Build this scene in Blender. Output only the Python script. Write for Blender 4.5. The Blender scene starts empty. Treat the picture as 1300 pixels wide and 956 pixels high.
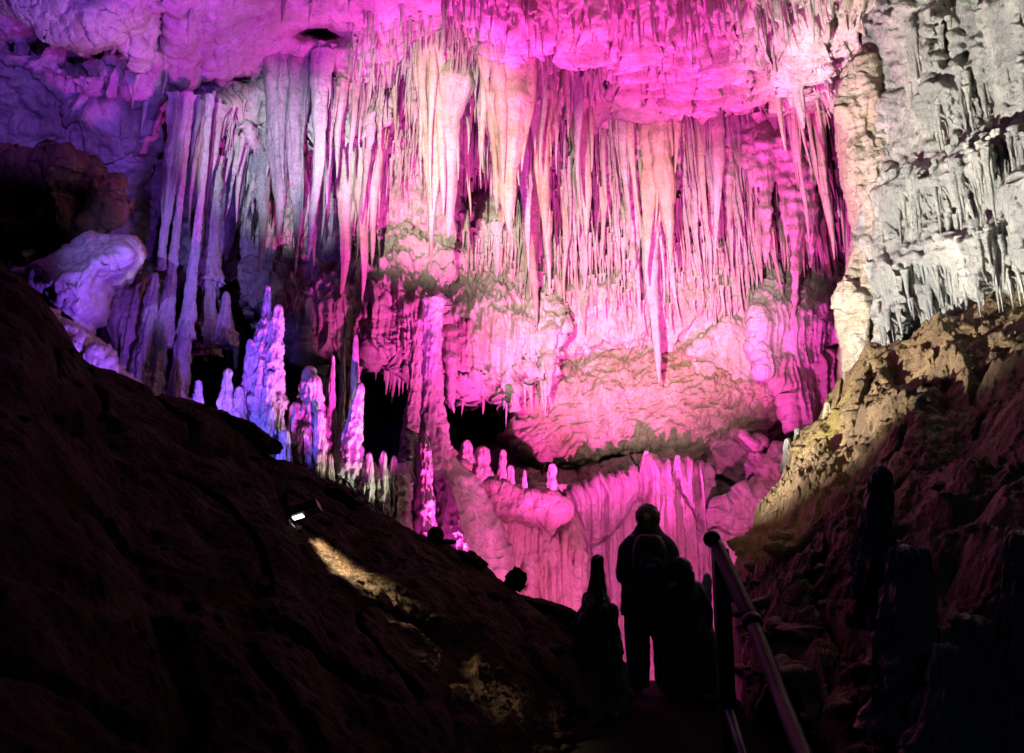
import bpy, math, random
import numpy as np
from mathutils import Vector

random.seed(11); RNG = np.random.default_rng(11)
PW, PH, F = 1300.0, 956.0, 1080.0
PITCH = math.radians(11.0); CT, ST = math.cos(PITCH), math.sin(PITCH)
CAM = (0.0, 0.0, 1.3)
scene = bpy.context.scene
COL = scene.collection
f32 = np.float32

# ------------------------------------------------------------------ camera maths
def P(px, py, d):
    """world point on the sight line of photo pixel (px,py) at distance d along +Y (scalars or arrays)"""
    px = np.asarray(px, dtype=np.float64); py = np.asarray(py, dtype=np.float64); d = np.asarray(d, dtype=np.float64)
    x = (px - PW/2)/F; y = (PH/2 - py)/F
    s = d/(CT - y*ST)
    return np.stack([CAM[0] + x*s, CAM[1] + d + 0*x*s, CAM[2] + s*(ST + y*CT)], axis=-1)

# ------------------------------------------------------------------ noise
def _hash(ix, iy, iz, seed):
    h = (ix.astype(np.uint32)*np.uint32(374761393) + iy.astype(np.uint32)*np.uint32(668265263)
         + iz.astype(np.uint32)*np.uint32(2147483647) + np.uint32((seed*1274126177 + 12345) & 0xffffffff))
    h = (h ^ (h >> np.uint32(13)))*np.uint32(1274126177)
    h = (h ^ (h >> np.uint32(16)))*np.uint32(2246822519)
    return h ^ (h >> np.uint32(15))
def noise(x, y, z, seed=0):
    x = np.asarray(x, f32); y = np.asarray(y, f32); z = np.asarray(z, f32)
    x, y, z = np.broadcast_arrays(x, y, z)
    fx, fy, fz = np.floor(x), np.floor(y), np.floor(z)
    ix, iy, iz = fx.astype(np.int32), fy.astype(np.int32), fz.astype(np.int32)
    x = x-fx; y = y-fy; z = z-fz
    u = x*x*x*(x*(x*6-15)+10); v = y*y*y*(y*(y*6-15)+10); w = z*z*z*(z*(z*6-15)+10)
    out = 0
    for dx in (0, 1):
        for dy in (0, 1):
            for dz in (0, 1):
                h = _hash(ix+dx, iy+dy, iz+dz, seed)
                g = ((h & np.uint32(255)).astype(f32)/127.5-1)*(x-dx) \
                    + (((h >> np.uint32(8)) & np.uint32(255)).astype(f32)/127.5-1)*(y-dy) \
                    + (((h >> np.uint32(16)) & np.uint32(255)).astype(f32)/127.5-1)*(z-dz)
                out = out + g*(u if dx else 1-u)*(v if dy else 1-v)*(w if dz else 1-w)
    return out*1.5
def fbm(x, y, z, seed=0, oct=4, gain=.5, lac=2.03):
    a = 1.0; s = 0; t = 0
    for i in range(oct):
        s = s + a*noise(x, y, z, seed+i*7); t += a
        a *= gain; x = x*lac; y = y*lac; z = z*lac
    return s/t*1.6
def ridged(x, y, z, seed=0, oct=3, gain=.5):
    a = 1.0; s = 0; t = 0
    for i in range(oct):
        n = 1-np.abs(noise(x, y, z, seed+i*7))*2.0
        s = s + a*n; t += a; a *= gain; x = x*2.1; y = y*2.1; z = z*2.1
    return s/t            # about -1..1, sharp crests at 1
def sst(a, b, x):
    t = np.clip((x-a)/(b-a), 0, 1); return t*t*(3-2*t)
def gss(px, py, cx, cy, rx, ry, p=2):
    return np.exp(-(np.abs((px-cx)/rx)**p + np.abs((py-cy)/ry)**p))

# ------------------------------------------------------------------ mesh / object plumbing
def tag(o, label=None, cat=None, group=None, kind=None):
    if label: o['label'] = label
    if cat: o['category'] = cat
    if group: o['group'] = group
    if kind: o['kind'] = kind
    return o
def raw_mesh(name, V, Fq, Ft=None, smooth=True):
    me = bpy.data.meshes.new(name)
    V = np.asarray(V, f32); Fq = np.asarray(Fq, np.int32).reshape(-1, 4)
    Ft = np.zeros((0, 3), np.int32) if Ft is None else np.asarray(Ft, np.int32).reshape(-1, 3)
    me.vertices.add(len(V)); me.vertices.foreach_set('co', V.ravel())
    loops = np.concatenate([Fq.ravel(), Ft.ravel()]); me.loops.add(len(loops)); me.loops.foreach_set('vertex_index', loops)
    n = len(Fq)+len(Ft); me.polygons.add(n)
    st = np.concatenate([np.arange(len(Fq))*4, len(Fq)*4+np.arange(len(Ft))*3]).astype(np.int32)
    me.polygons.foreach_set('loop_start', st)
    me.polygons.foreach_set('use_smooth', np.full(n, smooth))
    me.update(calc_edges=True); me.validate()
    return me
def link(name, me, mat, parent=None, loc=None):
    o = bpy.data.objects.new(name, me); COL.objects.link(o)
    if mat is not None: me.materials.append(mat)
    if loc is not None: o.location = loc
    if parent is not None: o.parent = parent
    return o
def from_arrays(name, V, Fq, mat, parent=None, Ft=None, origin='base', smooth=True):
    V = np.asarray(V, np.float64)
    if parent is not None: org = np.array(parent.location)
    elif origin == 'top':
        org = V.mean(0); org[2] = V[:, 2].max()
    elif origin == 'base':
        org = V.mean(0); org[2] = V[:, 2].min()
    else: org = np.zeros(3)
    me = raw_mesh(name, V-org, Fq, Ft, smooth)
    return link(name, me, mat, parent, None if parent is not None else org)
def grid_faces(H, W, keep=None):
    i = np.arange(H*W, dtype=np.int32).reshape(H, W)
    q = np.stack([i[:-1, :-1], i[1:, :-1], i[1:, 1:], i[:-1, 1:]], -1)
    if keep is not None:
        k = keep[:-1, :-1] & keep[1:, :-1] & keep[1:, 1:] & keep[:-1, 1:]
        q = q[k]
    return q.reshape(-1, 4)
def compact(V, Fq):
    used = np.zeros(len(V), bool); used[Fq.ravel()] = True
    m = np.cumsum(used)-1
    return V[used], m[Fq]
def normals(G):
    a = np.gradient(G, axis=1); b = np.gradient(G, axis=0)
    n = np.cross(b, a); n /= np.linalg.norm(n, axis=-1, keepdims=True)+1e-9
    view = np.array(CAM)-G
    s = np.sign((n*view).sum(-1, keepdims=True)); s[s == 0] = 1
    return n*s
class MB:
    def __init__(s): s.V = []; s.F = []; s.T = []; s.n = 0
    def add(s, V, Fq, Ft=None):
        V = np.asarray(V, np.float64); s.V.append(V)
        if Fq is not None and len(Fq): s.F.append(np.asarray(Fq, np.int32)+s.n)
        if Ft is not None and len(Ft): s.T.append(np.asarray(Ft, np.int32)+s.n)
        s.n += len(V)
    def build(s, name, mat, parent=None, origin='base', smooth=True):
        V = np.concatenate(s.V); Fq = np.concatenate(s.F) if s.F else np.zeros((0, 4), np.int32)
        Ft = np.concatenate(s.T) if s.T else None
        return from_arrays(name, V, Fq, mat, parent, Ft, origin, smooth)

# ------------------------------------------------------------------ materials
def mat_rock(name, c0, c1, c2, rough=.6, spec=.35, bump=.35, scale=1.0, streak=.25, fine=14, stain=.5):
    """limestone: pale/dark mottling, streaks drawn out along the vertical, iron/clay stains; all in world metres"""
    m = bpy.data.materials.new(name); m.use_nodes = True
    N = m.node_tree.nodes; L = m.node_tree.links; N.clear()
    out = N.new('ShaderNodeOutputMaterial'); bs = N.new('ShaderNodeBsdfPrincipled')
    L.new(bs.outputs[0], out.inputs[0])
    geo = N.new('ShaderNodeNewGeometry')
    def mp(sx, sy, sz):
        k = N.new('ShaderNodeMapping'); k.inputs['Scale'].default_value = (sx*scale, sy*scale, sz*scale)
        L.new(geo.outputs['Position'], k.inputs['Vector']); return k.outputs[0]
    def nz(vec, s, det=6, ro=.6, dist=0):
        k = N.new('ShaderNodeTexNoise'); k.inputs['Scale'].default_value = s; k.inputs['Detail'].default_value = det
        k.inputs['Roughness'].default_value = ro; k.inputs['Distortion'].default_value = dist
        L.new(vec, k.inputs['Vector']); return k.outputs['Fac']
    def ramp(v, a, b):
        k = N.new('ShaderNodeMapRange'); k.inputs['From Min'].default_value = a; k.inputs['From Max'].default_value = b
        L.new(v, k.inputs['Value']); return k.outputs[0]
    def mix(f, a, b, fac=1.0):
        k = N.new('ShaderNodeMix'); k.data_type = 'RGBA'
        if fac != 1.0:
            q = N.new('ShaderNodeMath'); q.operation = 'MULTIPLY'; q.inputs[1].default_value = fac; L.new(f, q.inputs[0]); f = q.outputs[0]
        L.new(f, k.inputs['Factor'])
        for s, v in ((6, a), (7, b)):
            if isinstance(v, tuple): k.inputs[s].default_value = (*v, 1)
            else: L.new(v, k.inputs[s])
        return k.outputs[2]
    iso = mp(1, 1, 1); ver = mp(1, 1, streak)
    a = ramp(nz(ver, 2.2, 8, .65, .4), .38, .62)
    b = ramp(nz(iso, 5.5, 8, .75), .50, .66); b2 = ramp(nz(iso, 22, 6, .8), .54, .66)
    c = ramp(nz(iso, .55, 5, .6, .6), .50, .68)
    col = mix(a, c0, c1)
    col = mix(b, col, tuple(x*.45 for x in c1), .55); col = mix(b2, col, tuple(x*.3 for x in c1), .5)
    col = mix(c, col, c2, stain)
    L.new(col, bs.inputs['Base Color'])
    r = N.new('ShaderNodeMapRange'); r.inputs['To Min'].default_value = rough-.18; r.inputs['To Max'].default_value = rough+.15
    L.new(a, r.inputs['Value']); L.new(r.outputs[0], bs.inputs['Roughness'])
    bs.inputs['Specular IOR Level'].default_value = spec
    h1 = nz(iso, fine, 9, .7); h2 = nz(ver, fine*.8, 5, .6)
    ad = N.new('ShaderNodeMath'); ad.operation = 'ADD'; L.new(h1, ad.inputs[0]); L.new(h2, ad.inputs[1])
    bp = N.new('ShaderNodeBump'); bp.inputs['Strength'].default_value = min(1, bump*1.7); bp.inputs['Distance'].default_value = .08
    L.new(ad.outputs[0], bp.inputs['Height']); L.new(bp.outputs[0], bs.inputs['Normal'])
    return m
def mat_plain(name, c, rough=.6, metal=0.0, emit=None, bump=0, bscale=40):
    m = bpy.data.materials.new(name); m.use_nodes = True
    N = m.node_tree.nodes; L = m.node_tree.links; bs = N['Principled BSDF']
    nt = N.new('ShaderNodeTexNoise'); nt.inputs['Scale'].default_value = bscale; nt.inputs['Detail'].default_value = 5
    tc = N.new('ShaderNodeTexCoord'); L.new(tc.outputs['Object'], nt.inputs['Vector'])
    mx = N.new('ShaderNodeMix'); mx.data_type = 'RGBA'; L.new(nt.outputs['Fac'], mx.inputs['Factor'])
    mx.inputs[6].default_value = (*[x*.7 for x in c], 1); mx.inputs[7].default_value = (*[min(1, x*1.25) for x in c], 1)
    L.new(mx.outputs[2], bs.inputs['Base Color'])
    bs.inputs['Specular IOR Level'].default_value = .5 if rough < .95 else .02
    bs.inputs['Roughness'].default_value = rough; bs.inputs['Metallic'].default_value = metal
    if bump:
        b = N.new('ShaderNodeBump'); b.inputs['Strength'].default_value = bump; b.inputs['Distance'].default_value = .01
        L.new(nt.outputs['Fac'], b.inputs['Height']); L.new(b.outputs[0], bs.inputs['Normal'])
    if emit:
        bs.inputs['Emission Color'].default_value = (*emit[:3], 1); bs.inputs['Emission Strength'].default_value = emit[3]
    return m
M = {}
M['pale']  = mat_rock('pale_limestone', (.72, .68, .62), (.50, .45, .38), (.42, .30, .18), stain=.35)
M['cream'] = mat_rock('cream_calcite', (.80, .74, .60), (.60, .52, .38), (.55, .40, .22), rough=.5, spec=.5, stain=.45)
M['orange'] = mat_rock('orange_calcite', (.76, .64, .48), (.58, .46, .31), (.30, .24, .15), rough=.5, spec=.5, stain=.5)
M['white'] = mat_rock('white_calcite', (.80, .79, .76), (.60, .58, .54), (.50, .44, .34), rough=.45, spec=.5, stain=.25, bump=.5)
M['grey']  = mat_rock('grey_flowstone', (.66, .64, .58), (.36, .36, .35), (.22, .22, .24), rough=.5, spec=.5, stain=.6, bump=.6)
M['brown'] = mat_rock('brown_limestone', (.30, .20, .10), (.12, .075, .04), (.30, .24, .05), stain=.6, bump=.6)
M['tan']   = mat_rock('tan_rippled_limestone', (.66, .56, .47), (.44, .35, .27), (.42, .34, .16), stain=.6, bump=.5, streak=.6)
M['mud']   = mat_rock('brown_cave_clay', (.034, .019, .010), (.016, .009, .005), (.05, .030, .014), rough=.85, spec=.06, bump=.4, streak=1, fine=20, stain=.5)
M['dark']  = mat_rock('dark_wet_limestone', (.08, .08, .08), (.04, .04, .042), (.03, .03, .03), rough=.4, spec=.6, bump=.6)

# ------------------------------------------------------------------ relief displacement styles (metres, outward)
def disp(style, G, amp=1.0, seed=0):
    x, y, z = G[..., 0], G[..., 1], G[..., 2]
    if style == 'rock':
        wx = x+.5*noise(x*.6, y*.6, z*.6, seed+50); wz = z+.5*noise(x*.6, y*.6, z*.6+9, seed+51)
        return amp*(.30*fbm(x*.45, y*.45, z*.55, seed, 3) + .16*ridged(wx*1.0, y*.8, wz*1.1, seed+3, 3)
                    + .09*fbm(x*3, y*3, z*3, seed+9, 5, .62) - .16*np.clip(ridged(wx*.55, y*.5, wz*.6, seed+5, 1)-.86, 0, 1)/.14)
    if style == 'flow':
        wx = x+.22*noise(x*.8, y*.8, z*.5, seed+50)+.05*noise(x*3, y*3, z*2, seed+52)
        fl = ridged(wx*2.3, y*2.0, z*.22, seed, 2); fm = ridged(wx*6.5, y*5, z*.5, seed+4, 2)
        led = noise(x*.7, y*.7, z*1.3, seed+8)
        f3 = ridged(wx*15, y*11, z*1.4, seed+14, 1)
        return amp*(.19*fl + .09*fm + .03*f3 + .16*led + .2*fbm(x*.5, y*.5, z*.4, seed+21, 2) + .04*fbm(x*7, y*7, z*5, seed+12, 4, .65) + .03*ridged(x*1.5, y*1.5, z*7, seed+15, 2))
    if style == 'curtain':
        wx = x+.12*noise(x*.8, y, z*.4, seed+50)
        return amp*(.13*ridged(wx*2.6, y*.6, z*.12, seed, 2)+.10*ridged(wx*7, y, z*.22, seed+4, 2)+.03*ridged(wx*17, y, z*.6, seed+6, 1)
                    +.12*noise(x*.6, y*.6, z*.7, seed+8)+.05*fbm(x*4, y*4, z*2.2, seed+12, 5, .65)-.10*np.clip(ridged(x*.9, y, z*.5, seed+9, 1)-.9, 0, 1)*10)
    if style == 'ripple':
        wx = x+.3*noise(x*1.3, y, z*1.3, seed+60); wz = z+.3*noise(x*1.3+7, y, z*1.3, seed+61)
        a, b = wx*.86+wz*.5, -wx*.5+wz*.86
        return amp*(.22*fbm(x*.5, y*.5, z*.5, seed, 3) + .15*ridged(a*1.8, y, b*4.4, seed+2, 3, .6)
                    + .05*fbm(x*5, y*5, z*5, seed+9, 3, .6))
    if style == 'smooth':
        return amp*(.16*fbm(x*.7, y*.7, z*.7, seed, 2) + .05*fbm(x*3, y*3, z*2, seed+4, 4) + .02*ridged(x*5, y*5, z*1.2, seed+6, 2) + .012*fbm(x*14, y*14, z*9, seed+5, 2))
    if style == 'knob':
        return amp*(.12*fbm(x*1.2, y*1.2, z*1.0, seed, 2) + .10*np.abs(noise(x*3.2, y*3.2, z*2.0, seed+2))*-2
                    + .05*ridged(x*6, y*6, z*3, seed+4, 2) + .02*fbm(x*14, y*14, z*12, seed+6, 3))

# ------------------------------------------------------------------ THE CAVE SHELL (ceiling + back wall)
X0, X1, Y0, Y1, SPX = -330, 1330, -330, 960, 1.5
def ledge(px):
    px = np.asarray(px, float)
    return 20*noise(px*.0085, 0*px+.3, 0*px, 801)+11*noise(px*.031, 0*px+.3, 0*px, 802)+5*noise(px*.09, 0*px+.3, 0*px, 803)
def shell_depth(px, py):
    py0 = py; py = py-ledge(px)*gss(px, py, 600, 100, 2000, 90, 2)
    d = np.interp(py, [-400, -250, 0, 60, 98, 104, 150, 220, 300, 400, 450, 520, 640, 780, 1000],
                  [7.0, 9.5, 13.3, 14.6, 15.4, 16.6, 17.3, 18.1, 18.7, 19.2, 19.4, 19.8, 19.6, 19.2, 18.0])
    # lower fold of the ceiling edge wanders with x
    L = 1-sst(90, 330, px+0.25*(py-200))
    dl = np.interp(py, [-400, 0, 60, 120, 200, 330, 420, 520, 1000], [7.5, 12.2, 13.2, 14.2, 14.8, 15.2, 15.2, 14.6, 13])
    d = d*(1-L)+dl*L
    d = d-1.6*sst(1040, 1300, px)
    # hollows and swellings
    d = d+5.5*sst(180, 215, px)*(1-sst(500, 560, px))*sst(350, 430, py+.06*(px-300)+14*np.sin(px*.09)+8*np.sin(px*.31))*(1-sst(600, 700, py))
    d = d+2.2*gss(px, py, 200, 250, 34, 120, 4)                       # dark gap left of the columns
    d = d+9*gss(px, py, 612+.25*(520-py), 522, 44, 42, 4)              # the black hole
    d = d+1.2*gss(px, py, 305, 122, 62, 11, 4)                        # slot above the left shelf
    d = d+2.6*gss(px, py, 118, 74, 32, 11, 2)+2.4*gss(px, py, 150, 122, 40, 13, 2)+1.8*gss(px, py, 66, 150, 26, 9, 2)+1.4*gss(px, py, 30, 66, 20, 7, 2)+1.6*gss(px, py, 205, 30, 9, 26, 2)
    d = d+1.3*gss(px, py, 410, 45, 34, 12, 2)
    d = d+2.0*gss(px, py, 800, 112, 60, 16, 4)+1.8*gss(px, py, 940, 118, 34, 12, 4)
    d = d+1.5*gss(px, py, 1075, 95, 18, 45, 2)
    d = d+3.5*gss(px, py, 1075, 388, 14, 24, 4)+2.2*gss(px, py, 800, 195, 12, 22, 2)+1.5*gss(px, py, 985, 325, 9, 12, 2)
    d = d-.5*gss(px, py, 640, 400, 130, 60, 2)-.7*gss(px, py, 820, 390, 160, 70, 2)
    d = d-1.3*gss(px, py, 260, 160, 70, 26, 4)-1.2*gss(px, py, 390, 125, 90, 22, 4)
    d = d+1.3*gss(px, py, 610, 215, 40, 60, 4)
    return d
def build_shell():
    xs = np.arange(X0, X1+.1, SPX); ys = np.arange(Y0, Y1+.1, SPX)
    px, py = np.meshgrid(xs, ys)
    D = shell_depth(px, py)
    G = P(px, py, D); Nn = normals(G)
    rock = disp('rock', G, 1.0, 1); flow = disp('flow', G, 1.5, 30); rip = disp('ripple', G, 1.0, 60); smo = disp('rock', G, .55, 90)
    w_flow = sst(230, 300, px)*sst(100, 125, py+8*np.sin(px*.05))*(1-sst(430, 500, py))*1.0
    w_flow = np.maximum(w_flow, .75*sst(560, 640, px)*(1-sst(100, 130, py)))
    w_flow *= 1-.85*gss(px, py, 610, 225, 45, 65, 4)
    G_rough = 1+1.1*sst(540, 640, px)*(1-sst(100, 140, py))+.7*(1-sst(150, 300, px))
    w_smo = (1-w_flow)*sst(190, 260, px)*(1-sst(90, 110, py))*(1-sst(560, 640, px))
    w_rock = (1-w_flow-w_smo)
    w_rip = w_rock*sst(560, 640, px)*sst(430, 480, py); w_rock = w_rock-w_rip
    G = G+Nn*(G_rough*(w_flow*flow+w_rock*rock+w_rip*rip+w_smo*smo))[..., None]
    return xs, ys, G
XS, YS, SH = build_shell()
def shell_at(px, py):
    i = int(np.clip(round((px-X0)/SPX), 0, len(XS)-1)); j = int(np.clip(round((py-Y0)/SPX), 0, len(YS)-1))
    return SH[j, i]
def band(name, j0, j1, label, mat):
    G = SH[j0:j1+1]; H, W = G.shape[:2]
    return tag(from_arrays(name, G.reshape(-1, 3), grid_faces(H, W), mat, origin=None), label, 'cave rock', kind='structure')
JS = int((108-Y0)/SPX)
band('cave_ceiling', 0, JS, 'rough limestone ceiling of the cave above the hanging formations', M['pale'])
band('cave_wall', JS, len(YS)-1, 'limestone back wall of the cave behind the stalactites', M['pale'])

# ------------------------------------------------------------------ relief masses (rocks and flowstone with their own depth)
def poly_sdf(px, py, poly):
    poly = np.asarray(poly, float); n = len(poly)
    d2 = np.full(px.shape, 1e12); ins = np.zeros(px.shape, bool)
    for i in range(n):
        a = poly[i]; b = poly[(i+1) % n]; e = b-a
        wx = px-a[0]; wy = py-a[1]
        t = np.clip((wx*e[0]+wy*e[1])/(e@e+1e-9), 0, 1)
        d2 = np.minimum(d2, (wx-e[0]*t)**2+(wy-e[1]*t)**2)
        c = ((a[1] > py) != (b[1] > py)) & (px < (b[0]-a[0])*(py-a[1])/(b[1]-a[1]+1e-12)+a[0])
        ins ^= c
    return np.where(ins, 1, -1)*np.sqrt(d2)
def relief(name, poly, d0, bulge, w, style, mat, label=None, cat=None, amp=1.0, seed=0, jag=0, jfreq=.12, edge=6, step=1.3,
           dfun=None, parent=None, kind=None, back=1.6, group=None):
    p = np.asarray(poly, float); x0, y0 = p.min(0)-18; x1, y1 = p.max(0)+18
    px, py = np.meshgrid(np.arange(x0, x1, step), np.arange(y0, y1, step))
    qx = px+edge*noise(px*.035, py*.035, 0*px, seed+70)+edge*.5*noise(px*.11, py*.11, 0*px, seed+71)
    qy = py+edge*noise(px*.035+50, py*.035, 0*px, seed+72)+edge*.5*noise(px*.11+50, py*.11, 0*px, seed+73)
    if jag:
        t = (py-p[:, 1].min())/(np.ptp(p[:, 1])+1e-6)
        saw = np.abs(noise(px*jfreq, 0*px+.5, 0*px, seed+80))*1.6+np.abs(noise(px*jfreq*2.7, 0*px+.5, 0*px, seed+81))*.8
        qy = qy+jag*np.clip(1-saw, 0, 1)*np.clip(t, 0, 1)**2*-1+jag*np.clip(t, 0, 1)**2
    s = poly_sdf(qx, qy, poly)
    prof = np.sqrt(np.clip(1-(1-np.clip(s/w, 0, 1))**2, 0, 1))
    D = d0-bulge*prof+np.where(s < 0, np.clip(-s/7, 0, 1)*back, 0)
    if dfun is not None: D = D+dfun(px, py)
    G = P(px, py, D); Nn = normals(G)
    fade = np.clip(.25+s/12, .15, 1)
    G = G+Nn*(disp(style, G, amp, seed)*fade)[..., None]
    V, Fq = compact(G.reshape(-1, 3), grid_faces(*px.shape, keep=s > -7.5))
    o = from_arrays(name, V, Fq, mat, parent)
    return tag(o, label, cat, group, kind)

# ------------------------------------------------------------------ tapered bodies
def taper(a, b, R, rings=26, segs=14, seed=0, kind='tite', flute=.16, bend=.045, kx=1.0):
    """a = thick end, b = far end (tip), R radius at the thick end"""
    a = np.asarray(a, float); b = np.asarray(b, float); L = np.linalg.norm(b-a)
    t = np.linspace(0, 1, rings)
    if kind == 'tite':
        hh = (seed*37 % 101)/101.; h2 = (seed*53 % 97)/97.
        r = R*(.86*(1-t)**(.6+.55*hh)+.14*(1-t)**.3)*(1+.5*np.exp(-t*9))*(1+.38*h2*np.exp(-((t-.2-.5*hh)/.09)**2)); r = np.maximum(r, .004)
        r *= 1+.22*noise(t*L*2.0, seed*1.7+t*0, t*0, seed)+.10*noise(t*L*7, seed*1.7+t*0, t*0, seed+1)
    elif kind == 'mite':
        r = R*(1-.70*t**.85)*np.sqrt(np.clip(1-np.clip((t-.93)/.07, 0, 1)**2, 0.0004, 1))
        r *= 1+.20*noise(t*L*2.6, seed*1.7+t*0, t*0, seed)+.13*noise(t*L*8, seed*1.7+t*0, t*0, seed+1)
    elif kind == 'spire':
        r = R*(1-.80*t**.75)*np.sqrt(np.clip(1-np.clip((t-.95)/.05, 0, 1)**2, 0.0004, 1))
        r *= 1+.22*noise(t*L*2.2, seed*1.7+t*0, t*0, seed)+.13*noise(t*L*7, seed*1.7+t*0, t*0, seed+1)
    elif kind == 'column':
        r = R*(1-.42*np.sin(np.clip(t*1.15, 0, 1)*math.pi*.62)+.35*np.exp(-(1-t)*9)+.15*np.exp(-t*8)); r = r*(1-.25*t)
        r *= 1+.16*noise(t*L*1.8, seed*1.7+t*0, t*0, seed)+.11*noise(t*L*6, seed*1.7+t*0, t*0, seed+1)
    ax = (b-a)/max(L, 1e-6); u = np.cross(ax, [0, 1, 0.01]); u /= np.linalg.norm(u); v = np.cross(ax, u)
    th = np.linspace(0, 2*math.pi, segs, endpoint=False)
    T, TH = np.meshgrid(t, th, indexing='ij')
    cu, sv = np.cos(TH), np.sin(TH)
    zz = T*L
    if kind in ('mite', 'column', 'spire'):
        q = 1+flute*(.5*noise(cu*1.6+seed, sv*1.6, zz*2.2/max(R, .05)*.10, seed+3)
                     + .75*noise(cu*2.5+seed, sv*2.5, zz*4.5, seed+4)+.55*noise(cu*5+seed, sv*5, zz*10, seed+6)) \
            + .17*ridged(cu*.7+seed, sv*.7, zz*5.5, seed+5, 2)+.10*ridged(cu*4+seed, sv*4, zz*14, seed+9, 2)+.13*ridged(cu*2.2+seed, sv*2.2, zz*1.1, seed+7, 2)
    else:
        q = 1+flute*(1.0*noise(cu*1.5+seed, sv*1.5, zz*.45, seed+3)+.8*noise(cu*3.4+seed, sv*3.4, zz*.7, seed+4)
                     + .35*noise(cu*5+seed, sv*5, zz*5, seed+5))
    rr = r[:, None]*q
    bx = bend*L*(noise(t*1.5+seed, t*0, t*0, seed+8)-noise(np.array([seed*1.0]), 0, 0, seed+8)); by = bend*L*noise(t*1.5, t*0+seed, t*0, seed+9)
    V = a+(b-a)*T[..., None]+u*((rr*cu)*kx+bx[:, None])[..., None]+v*((rr*sv)+by[:, None])[..., None]
    i = np.arange(rings*segs).reshape(rings, segs); j = np.roll(i, -1, axis=1)
    Fq = np.stack([i[:-1], j[:-1], j[1:], i[1:]], -1).reshape(-1, 4)
    V = V.reshape(-1, 3); n = len(V)
    V = np.vstack([V, V[-segs:].mean(0)]); last = i[-1]
    Ft = np.stack([last, np.roll(last, -1), np.full(segs, n)], -1)
    return V, Fq, Ft
def wpx(w, d): return w/2*d/F
def hang(x0, y0, x1, y1, w, d=None, into=.25):
    """end points and radius of a stalactite: root pixel, tip pixel, width in pixels"""
    if d is None:
        r = shell_at(x0, y0); d = r[1]-wpx(w, r[1])*.3-.22
    a = P(x0, y0, d); b = P(x1, y1, d); a = a+(a-b)/np.linalg.norm(a-b)*into
    a[1] += .04
    return a, b, wpx(w, d)

def stalactite(x0, y0, x1, y1, w, label, mat='cream', d=None, subs=0, group=None, spread=1.3, seed=None, segs=28, rings=70, flute=.2):
    seed = seed if seed is not None else random.randint(0, 9999)
    rs = np.random.default_rng(seed)
    if d is None and seed >= 1000: r0 = shell_at(x0, y0); d = r0[1]-wpx(w, r0[1])*.3-.75; a, b, R = hang(x0, y0, x1, y1, w, d, .95)
    else: a, b, R = hang(x0, y0, x1, y1, w, d)
    m = MB(); m.add(*taper(a, b, R, rings, segs, seed, 'tite', flute))
    L = np.linalg.norm(b-a)
    for k in range(subs):
        th = rs.uniform(0, 2*math.pi); o = R*rs.uniform(.4, spread); l = L*rs.uniform(.25, .85)
        off = np.array([math.cos(th)*o, math.sin(th)*o*.6-.3*R, 0]); s = a+off; e = s+(b-a)/L*l-off*.55*min(1, l/L)
        s[2] += .15
        m.add(*taper(s, e, R*rs.uniform(.22, .5), 40, 14, seed+k*13+1, 'tite', flute))
    return tag(m.build('stalactite', M[mat], origin='top'), label, 'stalactite', group)

# ------------------------------------------------------------------ rock masses
relief('hanging_boulder', [(-180,-260),(180,-260),(222,-60),(215,-8),(186,30),(150,52),(122,64),(96,60),(60,46),(22,22),(-20,2),(-120,-10)],
       12.6, 1.0, 70, 'rock', M['pale'], 'large smooth pinkish grey rock bulging from the ceiling in the upper left corner', 'boulder', seed=101, amp=.7)
relief('boulder', [(12,350),(52,330),(90,312),(112,297),(138,300),(170,308),(178,326),(164,350),(140,364),(134,392),(112,432),(98,442),(72,418),(42,384)],
       12.0, 1.5, 52, 'rock', M['pale'], 'violet lit angular boulder leaning over the dark bank at the left', 'boulder', seed=111, amp=.6)
relief('rock_slab', [(20,372),(60,388),(100,415),(140,452),(160,476),(190,512),(170,530),(90,500),(40,440)],
       10.6, .7, 40, 'rock', M['pale'], 'blue violet sloping rock slab under the angular boulder', 'rock', seed=121, amp=.55)
relief('flowstone_drape', [(140,362),(185,352),(196,380),(186,440),(170,500),(148,500),(136,440),(134,392)],
       15.2, .7, 18, 'flow', M['cream'], 'cream fringed flowstone drape between the violet boulder and the first column', 'flowstone', seed=131, jag=20, amp=.9)
relief('shadow_ledge', [(-60,205),(40,196),(100,212),(150,232),(160,262),(130,290),(60,300),(-60,318)],
       13.7, 1.0, 22, 'rock', M['brown'], 'dark brown rock ledge added for the shadow band above the angular boulder', 'rock', seed=141, amp=2.0, edge=16)  # ledge added to make the dark shadow band; its brown deepens the shade
relief('ceiling_shelf', [(198,150),(212,104),(262,96),(310,128),(330,110),(380,98),(500,98),(500,150),(455,190),(420,182),(370,200),(330,190),(290,196),(262,176),(204,172)],
       16.7, .8, 14, 'flow', M['pale'], 'violet ledge of flowstone from which the left columns and drapery hang', 'flowstone', seed=151, amp=1.1, jag=26, edge=9)
def ramp(y0, y1, a):                       # the upper part leans back into the wall
    return lambda px, py: a*(1-sst(y0, y1, py))
relief('flowstone_mass', [(300,348),(340,332),(400,318),(470,300),(600,300),(570,380),(556,470),(530,505),(500,485),(470,480),(430,490),(400,478),(375,455),(352,420),(310,380)],
       18.1, .9, 26, 'flow', M['pale'], 'bulging magenta flowstone mass with ragged lower edge above the dark recess', 'flowstone', seed=161, jag=60, jfreq=.09, amp=1.6, edge=10, dfun=ramp(310, 400, 1.6))
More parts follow.
